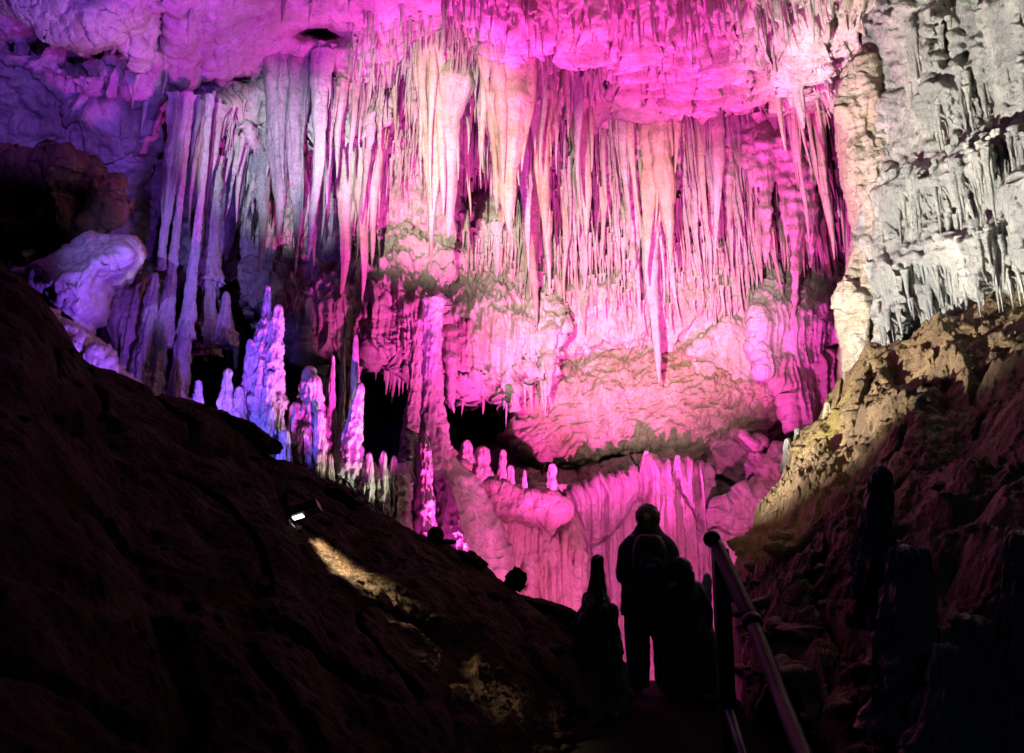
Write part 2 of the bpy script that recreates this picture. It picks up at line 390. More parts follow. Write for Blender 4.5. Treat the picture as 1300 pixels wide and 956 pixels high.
relief('flowstone_mass', [(540,330),(600,320),(700,330),(720,420),(700,480),(660,500),(640,525),(612,515),(575,530),(550,490)],
       18.3, .8, 22, 'flow', M['pale'], 'pink curtain mass with spiky lower edge above the black hole', 'flowstone', seed=171, jag=60, jfreq=.10, amp=1.5, edge=10, dfun=ramp(340, 430, 1.6))
def teeth_field(xs, ys, teeth, slope=0.0, wob=3.0, seed=0, lean=0.0):
    """half-round hanging teeth laid side by side: height (in pixels) of their union over the grid; teeth = (x, y_root, length, half_width)"""
    T = np.zeros((len(ys), len(xs))); st = xs[1]-xs[0]
    for k, (x, y0, l, w) in enumerate(teeth):
        m_ = wob+abs(lean)*l+w+2
        i0 = max(0, int((x-m_-xs[0])/st)); i1 = min(len(xs), int((x+m_-xs[0])/st)+2)
        j0 = max(0, int((y0-25-ys[0])/st)); j1 = min(len(ys), int((y0+l-ys[0])/st)+2)
        if i1 <= i0 or j1 <= j0: continue
        X = xs[i0:i1][None]; Y = ys[j0:j1][:, None]; t = np.clip((Y-y0)/l, 0, 1)
        r = w*(.8*(1-t)**(.5+.5*((k*37) % 11)/11)+.2*(1-t)**.2)*(1+.18*np.sin(t*l/7.+k*1.7)+.12*np.sin(t*l/2.7+k))*sst(-25, 0, Y-y0)
        cx = x+lean*(Y-y0)+wob*np.sin(t*3+k*2.1)*t+.5*wob*np.sin(t*9+k)*t
        h = np.sqrt(np.clip(r*r-(X-cx)**2, 0, None))
        T[j0:j1, i0:i1] = np.maximum(T[j0:j1, i0:i1], h)
    return T
def drapery(x0, x1, yt, yb, d0, mat, label, n, w0, w1, seed, lmin=.25, back=1.2, amp=1.0):
    r_ = np.random.default_rng(seed); xs_ = np.arange(x0-14, x1+14, 1.0); ys_ = np.arange(yt-40, yb+30, 1.0)
    px, py = np.meshgrid(xs_, ys_); L = yb-yt; te = []
    n = int(n*.72)
    for k in range(n):
        x = r_.uniform(x0, x1); q = r_.random()**1.6; env = .30+.70*abs(math.sin(x*.027+seed))**1.3+.25*math.sin(x*.11+seed)
        l = L*(lmin+(1-lmin)*q)*env; w = w0+(w1-w0)*(.35*r_.random()+.65*q)
        te.append((x, yt+r_.uniform(-12, 14)+L*.16*(1-q), max(l, 14), w))
    T = teeth_field(xs_, ys_, te, seed=seed)
    body = sst(2, 16, px-x0)*sst(2, 16, x1-px)*(1-sst(yt+.12*L, yt+.42*L, py+14*noise(px*.06, 0*px, 0*px, seed)))*7      # solid sheet behind the roots
    T2 = np.maximum(T, body)
    D = d0-T2*d0/F*1.15-.25*fbm(px*.02, py*.012, 0*px, seed+3, 2)+back*(1-sst(yt-30, yt+.35*L, py))
    G = P(px, py, D); x, y, z = G[..., 0], G[..., 1], G[..., 2]
    G[..., 1] -= amp*(.035*ridged(x*7, y*2, z*.8, seed, 2)+.03*fbm(x*6, y*3, z*4, seed+5, 4, .65))*np.clip(T2/3, 0, 1)
    V, Fq = compact(G.reshape(-1, 3), grid_faces(*px.shape, keep=T2 > .25))
    return tag(from_arrays('flowstone_drapery', V, Fq, M[mat], origin='top'), label, 'flowstone')
for k, (x0, x1, yt, yb, n, wa, wb, mt, lab) in enumerate([
        (314,392,106,300,36,5,15,'grey','lilac grey fluted drapery at the left of the first row'),
        (380,482,104,250,44,4,12,'white','pale grey fluted drapery with a ragged hem above the twin cream clusters'),
        (480,540,98,210,22,3,9,'pale','narrow magenta fringe drapery left of the large lone cream stalactite'),
        (612,705,90,270,44,4,16,'orange','peach toned fluted drapery behind the massive orange stalactite'),
        (690,800,98,290,44,4,17,'cream','pink cream fluted drapery between the massive orange and the paired tan stalactites'),
        (790,945,116,330,58,4,19,'pale','wide magenta fluted drapery behind the paired tan stalactites'),
        (925,1085,100,385,58,5,20,'pale','deep magenta pleated drapery next to the mauve column'),
        (604,716,240,420,20,6,20,'white','whitish toothed drapery of the lower row under the massive orange stalactite'),
        (705,805,255,400,19,6,18,'cream','creamy toothed drapery of the lower row left of the longest stalactite'),
        (800,905,265,425,20,6,19,'white','white toothed drapery of the lower row around the longest stalactite'),
        (900,1010,280,430,18,6,20,'pale','rosy toothed drapery of the lower row above the whitish flowstone mass'),
        (530,700,395,500,44,5,16,'pale','row of broad pink teeth hanging over the black hole'),
        (612,738,655,800,46,4,11,'cream','cream and pink drip fringe hanging behind the end of the dark bank')]):
    yt += int(float(ledge(.5*(x0+x1)))*(yt < 150))
    drapery(x0, x1, yt, yb, float(shell_depth(np.array([.5*(x0+x1)]), np.array([yt+12.]))[0])+(.1 if k < 11 else -1.3 if k == 11 else -3.7), mt, lab, n, wa, wb, 600+k)
relief('rippled_rock', [(648,520),(660,450),(700,400),(760,380),(850,380),(930,400),(990,420),(1030,500),(1030,600),(905,600),(880,578),(840,568),(780,572),(740,590),(700,600),(668,585),(642,560)],
       18.8, .6, 24, 'ripple', M['tan'], 'broad pink and brown arch of scaly rippled rock in the middle of the back wall', 'rock', seed=181, amp=1.3, edge=15, dfun=lambda px, py: 1.3*(1-sst(385, 500, py+.0006*(px-800)**2*.4)))
relief('rock_block', [(892,420),(925,398),(975,402),(985,450),(990,505),(960,520),(915,506),(880,480),(870,445)],
       18.8, .5, 7, 'rock', M['pale'], 'pale pink block of rock beneath the right hand stalactites', 'rock', seed=191, amp=1.0, edge=9)
relief('flowstone_curtain', [(786,606),(820,592),(870,586),(905,594),(908,640),(925,700),(940,800),(940,900),(660,900),(668,780),(690,700),(705,640),(745,625)],
       17.4, .6, 12, 'curtain', M['pale'], 'tall bright pink fluted flowstone curtain behind the two visitors', 'flowstone', seed=201, amp=1.9, edge=4)
relief('rippled_rock', [(640,590),(700,598),(760,590),(800,580),(850,570),(905,575),(900,592),(850,590),(795,604),(760,632),(715,668),(672,690),(640,660)],
       18.6, 1.0, 26, 'ripple', M['tan'], 'brown and pink scaly rock shoulder left of the tall fluted curtain', 'rock', seed=211)
relief('rock_block', [(898,560),(930,548),(968,560),(972,600),(950,630),(925,640),(905,625),(895,600)],
       17.9, .5, 8, 'rock', M['pale'], 'magenta angular rock knob right of the rippled arch', 'rock', seed=221, amp=1.1, edge=9)
relief('rock_block', [(905,640),(950,620),(985,560),(1010,570),(1000,640),(975,690),(960,760),(930,800),(905,720)],
       17.0, .9, 12, 'rock', M['pale'], 'deep magenta rocks beside the edge of the brown bank', 'rock', seed=231)
relief('flowstone_mass', [(955,440),(960,380),(985,330),(1020,310),(1060,300),(1085,330),(1082,440),(1040,470),(960,480)],
       17.7, .45, 14, 'flow', M['white'], 'whitish fluted flowstone mass at the right end of the back wall', 'flowstone', seed=241, amp=1.1, edge=9, dfun=ramp(320, 420, 1.3))
relief('flowstone_mass', [(960,452),(1030,455),(1088,430),(1092,500),(1062,545),(1020,570),(1000,540),(992,500),(972,478)],
       17.7, .35, 9, 'flow', M['pale'], 'dim pink flowstone wall beneath the whitish pointed mass', 'flowstone', seed=251)
relief('flowstone_slope', [(590,612),(640,648),(690,655),(720,672),(745,710),(740,800),(700,820),(660,800),(640,740),(620,690),(590,650),(566,612)],
       16.8, 1.0, 26, 'curtain', M['cream'], 'cream and pink slope of dripping flowstone between mound and curtain', 'flowstone', seed=261, jag=46, jfreq=.14, amp=.9)
relief('rock_ridge', [(556,560),(585,585),(640,618),(700,628),(725,650),(700,668),(640,668),(600,650),(570,625),(552,600)],
       16.2, .8, 12, 'rock', M['tan'], 'rough tan rock ridge carrying a row of small stalagmites below the black hole', 'rock', seed=331, amp=1.2, edge=6)
relief('flowstone_mound', [(548,584),(570,580),(606,614),(634,668),(654,726),(672,800),(520,800),(540,660)],
       14.5, 1.7, 70, 'smooth', M['pale'], 'smooth rounded magenta flowstone mound behind the bank crest', 'flowstone', seed=271)
relief('flowstone_mound', [(380,590),(420,572),(452,592),(480,600),(520,590),(527,620),(528,690),(500,740),(380,700),(350,620)],
       13.5, 1.2, 34, 'knob', M['pale'], 'lumpy pink flowstone mound carrying small stalagmites left of the central column', 'flowstone', seed=281)
relief('flowstone_column', [(1066,150),(1072,105),(1095,60),(1120,80),(1135,140),(1150,300),(1160,420),(1165,560),(1085,560),(1072,440),(1070,380),(1092,300),(1076,230)],
       13.7, .9, 30, 'flow', M['tan'], 'mauve lumpy flowstone column at the left edge of the grey wall', 'flowstone', seed=291, amp=1.1, edge=3)

def child_local(mb, name, mat, parent):
    V = np.concatenate(mb.V)-np.array(parent.location)
    return link(name, raw_mesh(name, V, np.concatenate(mb.F), np.concatenate(mb.T) if mb.T else None), mat, parent)
# the grey flowstone wall on the right
def right_wall():
    px, py = np.meshgrid(np.arange(1060, 1760, 1.3), np.arange(-330, 560, 1.3))
    d = np.interp(px, [1060, 1130, 1190, 1300, 1760], [15.6, 13.3, 11.9, 10.2, 5.5])
    sl = py+.38*(px-1150)                       # tiers climb to the right
    wob = 16*noise(px*.012, py*.004, 0*px, 5)+7*noise(px*.05, 0*py, 0*px, 6)
    q = sl+wob; r_ = np.random.default_rng(91); xs_, ys_ = px[0], py[:, 0]
    T = np.zeros(px.shape)
    for k, (lip, l0, l1, w0, w1, n, a, h) in enumerate(((-190, 70, 190, 5, 19, 90, .5, 90), (-70, 70, 210, 5, 19, 110, .5, 110), (50, 70, 200, 4, 18, 120, .55, 120),
                                               (140, 50, 130, 4, 13, 130, .45, 60), (236, 40, 96, 4, 13, 150, 1.35, 60), (300, 30, 72, 3, 11, 150, 1.0, 40), (340, 60, 140, 5, 20, 100, .8, 40), (385, 34, 90, 3, 12, 110, .4, 40))):
        t = np.clip((q-(lip-h))/h, 0, 1); hang_ = l0+.2*(l1-l0)
        d = d-a*t**1.5*(1-sst(lip+.2*l0, lip+l1*.9, q))*np.clip(.8+1.1*noise(px*.011, py*.004, 0*px, 70+k), .35, 1.4)
        te = []
        for _ in range(int(n*1.25)):
            x = r_.uniform(1080, 1700); qq = r_.random(); y = lip-.38*(x-1150)+r_.uniform(-14, 14)-16*float(noise(x*.012, 0, 0, 5))
            te.append((x, y, l0+(l1-l0)*qq, w0+(w1-w0)*(.5*qq+.5*r_.random())))
        T = np.maximum(T, teeth_field(xs_, ys_, te, lean=.16, wob=4)*(.8+.2*(k % 2)))
    d = d-T*d/F*2.3
    d = d+2.2*sst(452, 500, q+14*noise(px*.03, 0*px, 0*px, 8))
    G = P(px, py, d); Nn = normals(P(px, py, np.interp(px, [1060, 1130, 1190, 1300, 1760], [15.6, 13.3, 11.9, 10.2, 5.5])))
    x, y, z = G[..., 0], G[..., 1], G[..., 2]
    tx = x+.22*z+.22*noise(x*.9, y*.9, z*.7, 2)     # flutes lean with the flow
    fl = ridged(tx*2.2, y*.8, z*.28, 40, 2); fm = ridged(tx*5.6+.15*noise(x*2, y, z*2, 4), y*1.2, z*.75, 41, 2)
    f = .15*fl+.07*fm+.035*fbm(x*6, y*6, z*4, 42, 5, .68)+.10*fbm(x*.9, y*.9, z*.9, 43, 2)
    G = G+Nn*f[..., None]
    keep = (px > np.interp(py, [-330, 0, 120, 300, 420, 560], [1070, 1085, 1090, 1098, 1110, 1120])+18*noise(py*.02, 0*px, 0*px, 9)+5*noise(py*.11, 0*px, 0*px, 10))
    V, Fq = compact(G.reshape(-1, 3), grid_faces(*px.shape, keep=keep))
    wall = tag(from_arrays('flowstone_wall', V, Fq, M['grey']), 'grey tiered flowstone wall with hanging folds on the upper right', 'flowstone')
    m = MB(); r_ = np.random.default_rng(17)
    for lip, l0, l1, w0, w1, n in ((-60, 20, 90, 4, 10, 60), (50, 20, 100, 4, 11, 90), (140, 20, 80, 4, 10, 90), (236, 24, 84, 4, 12, 170), (300, 18, 60, 4, 9, 150), (345, 24, 90, 4, 13, 120), (392, 16, 50, 3, 8, 90)):
        for _ in range(n):
            x = r_.uniform(1098, 1640); y = lip-.38*(x-1150)+r_.uniform(-12, 16)-16*float(noise(x*.012, 0, 0, 5)); u_ = r_.random()**1.5
            jj = int((y-py[0, 0])/1.3); ii = int((x-px[0, 0])/1.3)
            if not (0 <= jj < px.shape[0] and 0 <= ii < px.shape[1]): continue
            l = l0+(l1-l0)*u_; w_ = w0+(w1-w0)*(.4*r_.random()+.6*u_); dd2 = G[jj, ii][1]-.10
            a = P(x, y, dd2); b = P(x+.13*l, y+l, dd2); m.add(*taper(a+(a-b)*.25, b, wpx(w_, dd2), 20, 9, int(r_.integers(9999)), 'tite', .35))
    o = child_local(m, 'drip_fringe', M['grey'], wall); tag(o, kind='stuff')
    return wall
right_wall()

# ------------------------------------------------------------------ banks, floor, path
def resample(pts, n):
    p = np.asarray(pts, float); s = np.r_[0, np.cumsum(np.linalg.norm(np.diff(p[:, :2], axis=0), axis=1))]
    t = np.linspace(0, s[-1], n); return np.stack([np.interp(t, s, p[:, k]) for k in range(p.shape[1])], -1)
def bank(name, crest, base, n, bulge, outdir, seed, mat, label, amp=1.0, rows=520):
    c = resample(crest, n); C = P(c[:, 0], c[:, 1], c[:, 2])
    b = np.asarray(base, float); tb = np.linspace(0, 1, len(b)); tt = np.linspace(0, 1, n)
    B = np.stack([np.interp(tt, tb, b[:, k]) for k in range(3)], -1)
    v = np.r_[-1*np.linspace(1, .0, 60)[:-1]**1.5, np.linspace(0, 1, rows)**1.15]
    Vv = v[:, None, None]
    front = C[None]*(1-Vv)+B[None]*Vv+np.array([0, 0, 1.])*bulge*np.sin(np.clip(Vv, 0, 1)*math.pi)
    bk = C[None]+(-Vv)*np.asarray(outdir, float)[None, None]
    G = np.where(Vv < 0, bk, front)
    x, y, z = G[..., 0], G[..., 1], G[..., 2]
    e = .12*fbm(x*.7, y*.7, z*.7, seed, 3)+.11*ridged(x*.55+.35*noise(x*.8, y*.8, z*.8, seed+11), y*.5, z*.9, seed+12, 2)-.09*np.clip(ridged(x*1.1+.3*noise(x, y, z, seed+14), y*1.0, z*1.2, seed+13, 1)-.8, 0, 1)*5+.05*ridged(x*.9+.4*noise(x, y, z, seed+2), y*.9, z*.9, seed+3, 4)+.05*fbm(x*4.5, y*4.5, z*4.5, seed+4, 4, .62)
    Nn = normals(G); up = np.array([0, -.25, .97])
    G = G+up*(e*amp)[..., None]
    return from_arrays(name, G.reshape(-1, 3), grid_faces(*G.shape[:2]), mat, origin=None), G
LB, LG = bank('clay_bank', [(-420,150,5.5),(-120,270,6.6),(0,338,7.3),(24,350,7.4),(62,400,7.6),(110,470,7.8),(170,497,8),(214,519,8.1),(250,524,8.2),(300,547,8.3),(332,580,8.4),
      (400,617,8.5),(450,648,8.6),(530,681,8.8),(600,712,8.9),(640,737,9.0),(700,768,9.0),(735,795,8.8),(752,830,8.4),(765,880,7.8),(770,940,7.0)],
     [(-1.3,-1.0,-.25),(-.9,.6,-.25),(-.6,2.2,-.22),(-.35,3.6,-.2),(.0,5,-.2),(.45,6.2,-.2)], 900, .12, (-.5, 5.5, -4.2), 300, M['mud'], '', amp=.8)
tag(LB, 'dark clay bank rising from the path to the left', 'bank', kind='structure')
RB, RG = bank('clay_bank', [(1900,250,6),(1600,330,8),(1300,402,9.8),(1235,418,10.4),(1180,430,11),(1140,455,11.8),(1095,462,12.2),(1066,500,12.3),(1040,540,12.2),(1006,570,11.8),(984,625,11.2),
      (966,664,10.8),(945,705,10.2),(932,745,9.4),(930,800,8.8),(940,870,8.0),(955,950,6.8)],
     [(4.5,-1.5,-.3),(3.4,0,-.3),(2.8,1.6,-.25),(2.4,3.2,-.2),(2.15,4.6,-.2),(2.0,6,-.2)], 900, .25, (.4, 5, -4.0), 340, M['brown'], '', amp=2.0)
tag(RB, 'brown rocky bank rising from the handrail to the right', 'bank', kind='structure')
# floor: one sheet, dropping away behind the path
gx, gy = np.meshgrid(np.arange(-16, 16, .06), np.arange(-2, 21, .06))
gz = np.interp(gy, [-2, 8.9, 9.6, 12, 16, 21], [-.34, -.34, -.9, -1.7, -2.0, -1.7])
gz = gz+.10*fbm(gx*.8, gy*.8, 0*gx, 400, 3)+.03*fbm(gx*5, gy*5, 0*gx, 401, 3)
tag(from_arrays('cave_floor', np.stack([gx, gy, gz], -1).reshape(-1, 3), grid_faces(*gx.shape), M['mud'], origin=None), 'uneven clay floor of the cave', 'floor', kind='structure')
pv = MB()
def boxm(m, x0, x1, y0, y1, z0, z1):
    V = [(x, y, z) for x in (x0, x1) for y in (y0, y1) for z in (z0, z1)]
    m.add(V, [(0,1,3,2),(4,6,7,5),(0,4,5,1),(2,3,7,6),(0,2,6,4),(1,5,7,3)])
boxm(pv, .35, 2.0, -1.5, 3.2, -.6, -.05)
boxm(pv, .35, 2.0, 3.2, 9.0, -.6, -.07)
for k in range(4): boxm(pv, .45, 1.95, 9.0+.3*k, 9.3+.3*k, -1.6, -.22-.15*k)
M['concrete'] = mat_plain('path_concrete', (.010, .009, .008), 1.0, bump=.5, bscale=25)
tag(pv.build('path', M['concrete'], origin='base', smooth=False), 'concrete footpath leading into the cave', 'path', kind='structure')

# ------------------------------------------------------------------ columns and stalagmites
def px_big(p): return p[0] < 300 and p[3] > 30
def column(pts, label, mat='pale', seed=1, cat='column', name='column', extra=(), group=None):
    """pts: (px,py,d,width) pairs from foot to head; each consecutive pair is a fused segment of the thing"""
    m = MB()
    for k, (p0, p1, kind) in enumerate(list(pts)):
        a = P(p0[0], p0[1], p0[2]); b = P(p1[0], p1[1], p1[2]); R = wpx(p0[3], p0[2])
        L = np.linalg.norm(b-a); rg = int(np.clip(L/.016, 24, 320))
        m.add(*taper(a, b, R*(.84 if px_big(p0) else 1), rg, 56, seed+k*3, kind, .62 if name != 'column' or L < 2.2 else .38, .014))
    return tag(m.build(name, M[mat]), label, cat, group)
column([((160,590,14.3,38),(199,346,14.3,0),'mite')], 'thick violet stalagmite topped by a rounded knob, just below a broken stalactite', 'pale', 5, 'stalagmite', 'stalagmite')
column([((204,342,14.3,9),(226,122,14.3,0),'column'),((228,122,14.32,23),(204,344,14.3,0),'tite')], 'long slanting violet stalactite ending just above the knobbed stalagmite', 'pale', 6, 'stalactite', 'stalactite')
column([((184,570,14.4,34),(218,340,14.4,0),'mite'),((210,440,14.4,14),(242,122,14.4,0),'column')], 'tall violet column with a thick banded base beside the knobbed stalagmite', 'pale', 7)
column([((216,575,14.5,30),(243,360,14.5,0),'mite'),((237,430,14.5,14),(268,122,14.5,0),'column')], 'tall lilac column fused against the back of the banded column', 'white', 8)
column([((262,455,15.5,34),(266,330,15.5,0),'column'),((266,360,15.5,26),(276,200,15.5,0),'column')], 'dim mauve ringed column in the shadow behind the violet columns', 'pale', 9)
column([((285,440,15.2,26),(287,370,15.2,0),'spire')], 'dim mauve cone of a stalagmite in the shadowed recess', 'pale', 10, 'stalagmite', 'stalagmite')
column([((246,548,11.4,18),(252,482,11.4,0),'mite')], 'short white knobbed stalagmite on the crest beside the column bases', 'white', 11, 'stalagmite', 'stalagmite')
column([((222,520,12.8,26),(224,455,12.8,0),'spire')], 'low pale rock cone between the column bases', 'pale', 12, 'stalagmite', 'stalagmite')
column([((286,560,11.6,24),(290,467,11.6,0),'mite'),((302,560,11.65,22),(304,490,11.65,0),'mite')], 'cream pointed double stalagmite left of the great spired cluster', 'cream', 13, 'stalagmite', 'stalagmite')
column([((322,620,12,56),(340,400,12,0),'mite'),((336,460,12,22),(340,362,12,0),'spire'),((345,520,11.9,30),(353,386,11.9,0),'mite'),((312,600,11.9,30),(318,430,11.9,0),'spire'),
        ((338,600,11.7,26),(342,470,11.7,0),'mite'),((326,600,11.7,22),(330,455,11.7,0),'spire'),((352,600,11.8,22),(354,500,11.8,0),'mite'),((334,610,11.6,16),(346,515,11.6,0),'mite'),
        ((360,620,11.6,26),(362,545,11.6,0),'mite'),((308,610,11.7,24),(306,500,11.7,0),'mite')],
       'great cluster of fused stalagmite spires, blue violet with white drips', 'white', 14, 'stalagmite', 'stalagmite')
column([((386,640,12.2,62),(394,464,12.2,0),'spire'),((398,640,12.1,40),(400,475,12.1,0),'mite'),((372,640,12,30),(374,510,12,0),'mite'),((386,650,11.9,30),(388,540,11.9,0),'mite'),
        ((405,650,11.9,24),(407,520,11.9,0),'mite')], 'broad conical stalagmite cluster, violet and pink, next to the great spires', 'pale', 15, 'stalagmite', 'stalagmite')
column([((416,610,12.4,20),(421,520,12.4,0),'mite'),((420,545,12.4,12),(423,450,12.4,0),'spire')], 'thin greenish white stalagmite with a kinked top', 'cream', 16, 'stalagmite', 'stalagmite')
column([((432,620,13,14),(436,428,13,0),'spire')], 'slender crimson stalagmite standing behind the thin white ones', 'pale', 17, 'stalagmite', 'stalagmite')
column([((446,560,12.4,18),(453,424,12.4,0),'spire')], 'thin pale stalagmite with the tallest needle tip of the group', 'cream', 18, 'stalagmite', 'stalagmite')
column([((434,690,12.1,48),(448,545,12.1,0),'spire'),((442,610,12.1,26),(457,485,12.1,0),'mite')], 'pink stalagmite leaning right from a spreading foot, round topped', 'white', 19, 'stalagmite', 'stalagmite')
for k, (x, y0, y1, w, d, lab) in enumerate([
        (402,700,572,16,11.8,'small pink knobbly stalagmite at the foot of the conical cluster'),
        (416,700,576,14,11.9,'small pink stalagmite left of the round topped leaning one'),
        (466,700,574,14,12.0,'small pink finger stalagmite right of the leaning one'),
        (484,700,572,15,12.1,'small pink rounded stalagmite, middle of three on the lumpy mound'),
        (497,700,578,13,12.2,'small pale stump stalagmite nearest the central column on its left')]):
    column([((x, y0, d, w*1.5), (x+3, y1, d, 0), 'mite')], lab, 'pale', 30+k, 'stalagmite', 'stalagmite', group='small stalagmites on the lumpy mound')
column([((538,800,13.6,34),(548,380,13.6,0),'column'),((556,800,13.7,50),(549,420,13.7,0),'mite'),((537,800,13.3,38),(541,552,13.3,0),'mite')],
       'tall magenta central column rising from the bank crest to the hanging mass', 'pale', 21)
column([((522,600,15,26),(530,410,15.4,0),'column')], 'dim crimson column just left of the magenta central column', 'pale', 22)
for k, (x, y0, y1, w, d, lab) in enumerate([
        (592,650,558,18,15.6,'crimson pointed stalagmite at the left end of the ridge below the black hole'),
        (612,655,566,24,15.6,'fluted crimson stalagmite, stoutest on the ridge below the black hole'),
        (622,640,597,12,15.6,'tiny crimson stub between the stout and the tall thin ridge stalagmites'),
        (637,650,570,11,15.5,'tall thin straight pink stalagmite on the ridge below the black hole'),
        (647,650,590,13,15.5,'medium pink stalagmite just right of the tall thin straight one'),
        (665,655,596,6,15.4,'very thin pink stalagmite standing apart on the ridge'),
        (700,665,588,13,15.4,'pale pink stalagmite against the foot of the rippled arch')]):
    column([((x, y0, d, w*1.5), (x+1, y1, d, 0), 'mite')], lab, 'pale', 50+k, 'stalagmite', 'stalagmite', group='stalagmites on the ridge below the black hole')
column([((653,520,17.2,14),(653,498,17.0,0),'mite')], 'small lit pink nub at the edge of the black hole', 'pale', 60, 'stalagmite', 'stalagmite')
for k, (x, y0, y1, w, lab) in enumerate([(820,600,572,8,'tiny pink stalagmite on top of the tall curtain, left one'), (860,600,577,7,'tiny pink stalagmite on top of the tall curtain, right one')]):
    column([((x, y0, 16.6, w*1.5), (x, y1, 16.6, 0), 'mite')], lab, 'pale', 64+k, 'stalagmite', 'stalagmite')
for k, (x, y0, y1, w, d, lab) in enumerate([(1070,520,488,11,12.1,'tan stub of a stalagmite high on the edge of the brown bank'),
        (1051,540,510,12,12.0,'brown rounded stub lower on the edge of the brown bank'),(1001,600,556,12,12.6,'bright lilac small stalagmite peeping over the brown bank'),
        (1013,590,543,11,12.8,'bright lilac stalagmite stub just above its twin on the brown bank')]):
    column([((x, y0, d, w*1.5), (x, y1, d, 0), 'mite')], lab, 'tan' if k < 2 else 'white', 70+k, 'stalagmite', 'stalagmite')
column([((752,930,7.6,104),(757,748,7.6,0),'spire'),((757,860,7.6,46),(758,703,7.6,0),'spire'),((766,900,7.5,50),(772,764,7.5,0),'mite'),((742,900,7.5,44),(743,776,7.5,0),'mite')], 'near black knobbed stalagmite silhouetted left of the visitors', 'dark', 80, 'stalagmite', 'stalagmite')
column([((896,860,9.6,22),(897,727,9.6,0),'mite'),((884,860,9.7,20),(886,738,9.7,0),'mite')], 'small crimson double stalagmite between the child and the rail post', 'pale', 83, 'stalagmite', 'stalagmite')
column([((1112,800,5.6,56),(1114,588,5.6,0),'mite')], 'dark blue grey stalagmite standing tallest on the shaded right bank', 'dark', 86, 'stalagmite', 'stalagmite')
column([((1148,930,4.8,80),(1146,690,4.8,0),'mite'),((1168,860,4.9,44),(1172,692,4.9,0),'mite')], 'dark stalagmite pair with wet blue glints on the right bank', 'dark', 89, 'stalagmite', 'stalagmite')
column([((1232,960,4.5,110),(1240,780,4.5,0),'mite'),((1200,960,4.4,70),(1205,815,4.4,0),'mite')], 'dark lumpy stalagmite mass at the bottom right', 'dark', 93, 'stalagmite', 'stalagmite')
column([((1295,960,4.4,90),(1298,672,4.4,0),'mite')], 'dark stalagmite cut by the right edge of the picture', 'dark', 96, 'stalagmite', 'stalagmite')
# the mushroom-like boulder and loose slabs on the crest
def blob(name, px, py, d, rx, ry, rz, seed, mat, label, cat, amp=.25, rot=0):
    n, s = 40, 56
    th = np.linspace(0, math.pi, n)[:, None]; ph = np.linspace(0, 2*math.pi, s, endpoint=False)[None]
    x = np.sin(th)*np.cos(ph); y = np.sin(th)*np.sin(ph); z = np.cos(th)+0*ph
    r = 1+amp*fbm(x*1.4+seed, y*1.4, z*1.4, seed, 4)
    V = np.stack([x*r*rx, y*r*ry, z*r*rz], -1); c, si = math.cos(rot), math.sin(rot)
    V = np.stack([V[..., 0]*c+V[..., 2]*si, V[..., 1], -V[..., 0]*si+V[..., 2]*c], -1)+P(px, py, d)
    i = np.arange(n*s).reshape(n, s); j = np.roll(i, -1, axis=1)
    return tag(from_arrays(name, V.reshape(-1, 3), np.stack([i[:-1], i[1:], j[1:], j[:-1]], -1).reshape(-1, 4), M[mat]), label, cat)
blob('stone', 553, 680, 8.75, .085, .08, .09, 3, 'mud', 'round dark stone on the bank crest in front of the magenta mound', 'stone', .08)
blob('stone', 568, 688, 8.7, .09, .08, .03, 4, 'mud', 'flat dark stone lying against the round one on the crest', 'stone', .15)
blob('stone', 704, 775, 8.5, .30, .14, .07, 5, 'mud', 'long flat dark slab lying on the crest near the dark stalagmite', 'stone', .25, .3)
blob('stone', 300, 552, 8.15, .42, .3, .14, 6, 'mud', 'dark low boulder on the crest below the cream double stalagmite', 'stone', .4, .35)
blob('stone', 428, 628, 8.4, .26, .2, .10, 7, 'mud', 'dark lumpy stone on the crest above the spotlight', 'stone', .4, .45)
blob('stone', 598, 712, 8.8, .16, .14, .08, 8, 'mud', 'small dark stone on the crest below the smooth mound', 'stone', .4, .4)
blob('stone', 655, 737, 8.8, .10, .10, .12, 9, 'mud', 'upright dark stone on the crest before the cream drips', 'stone', .4, .2)

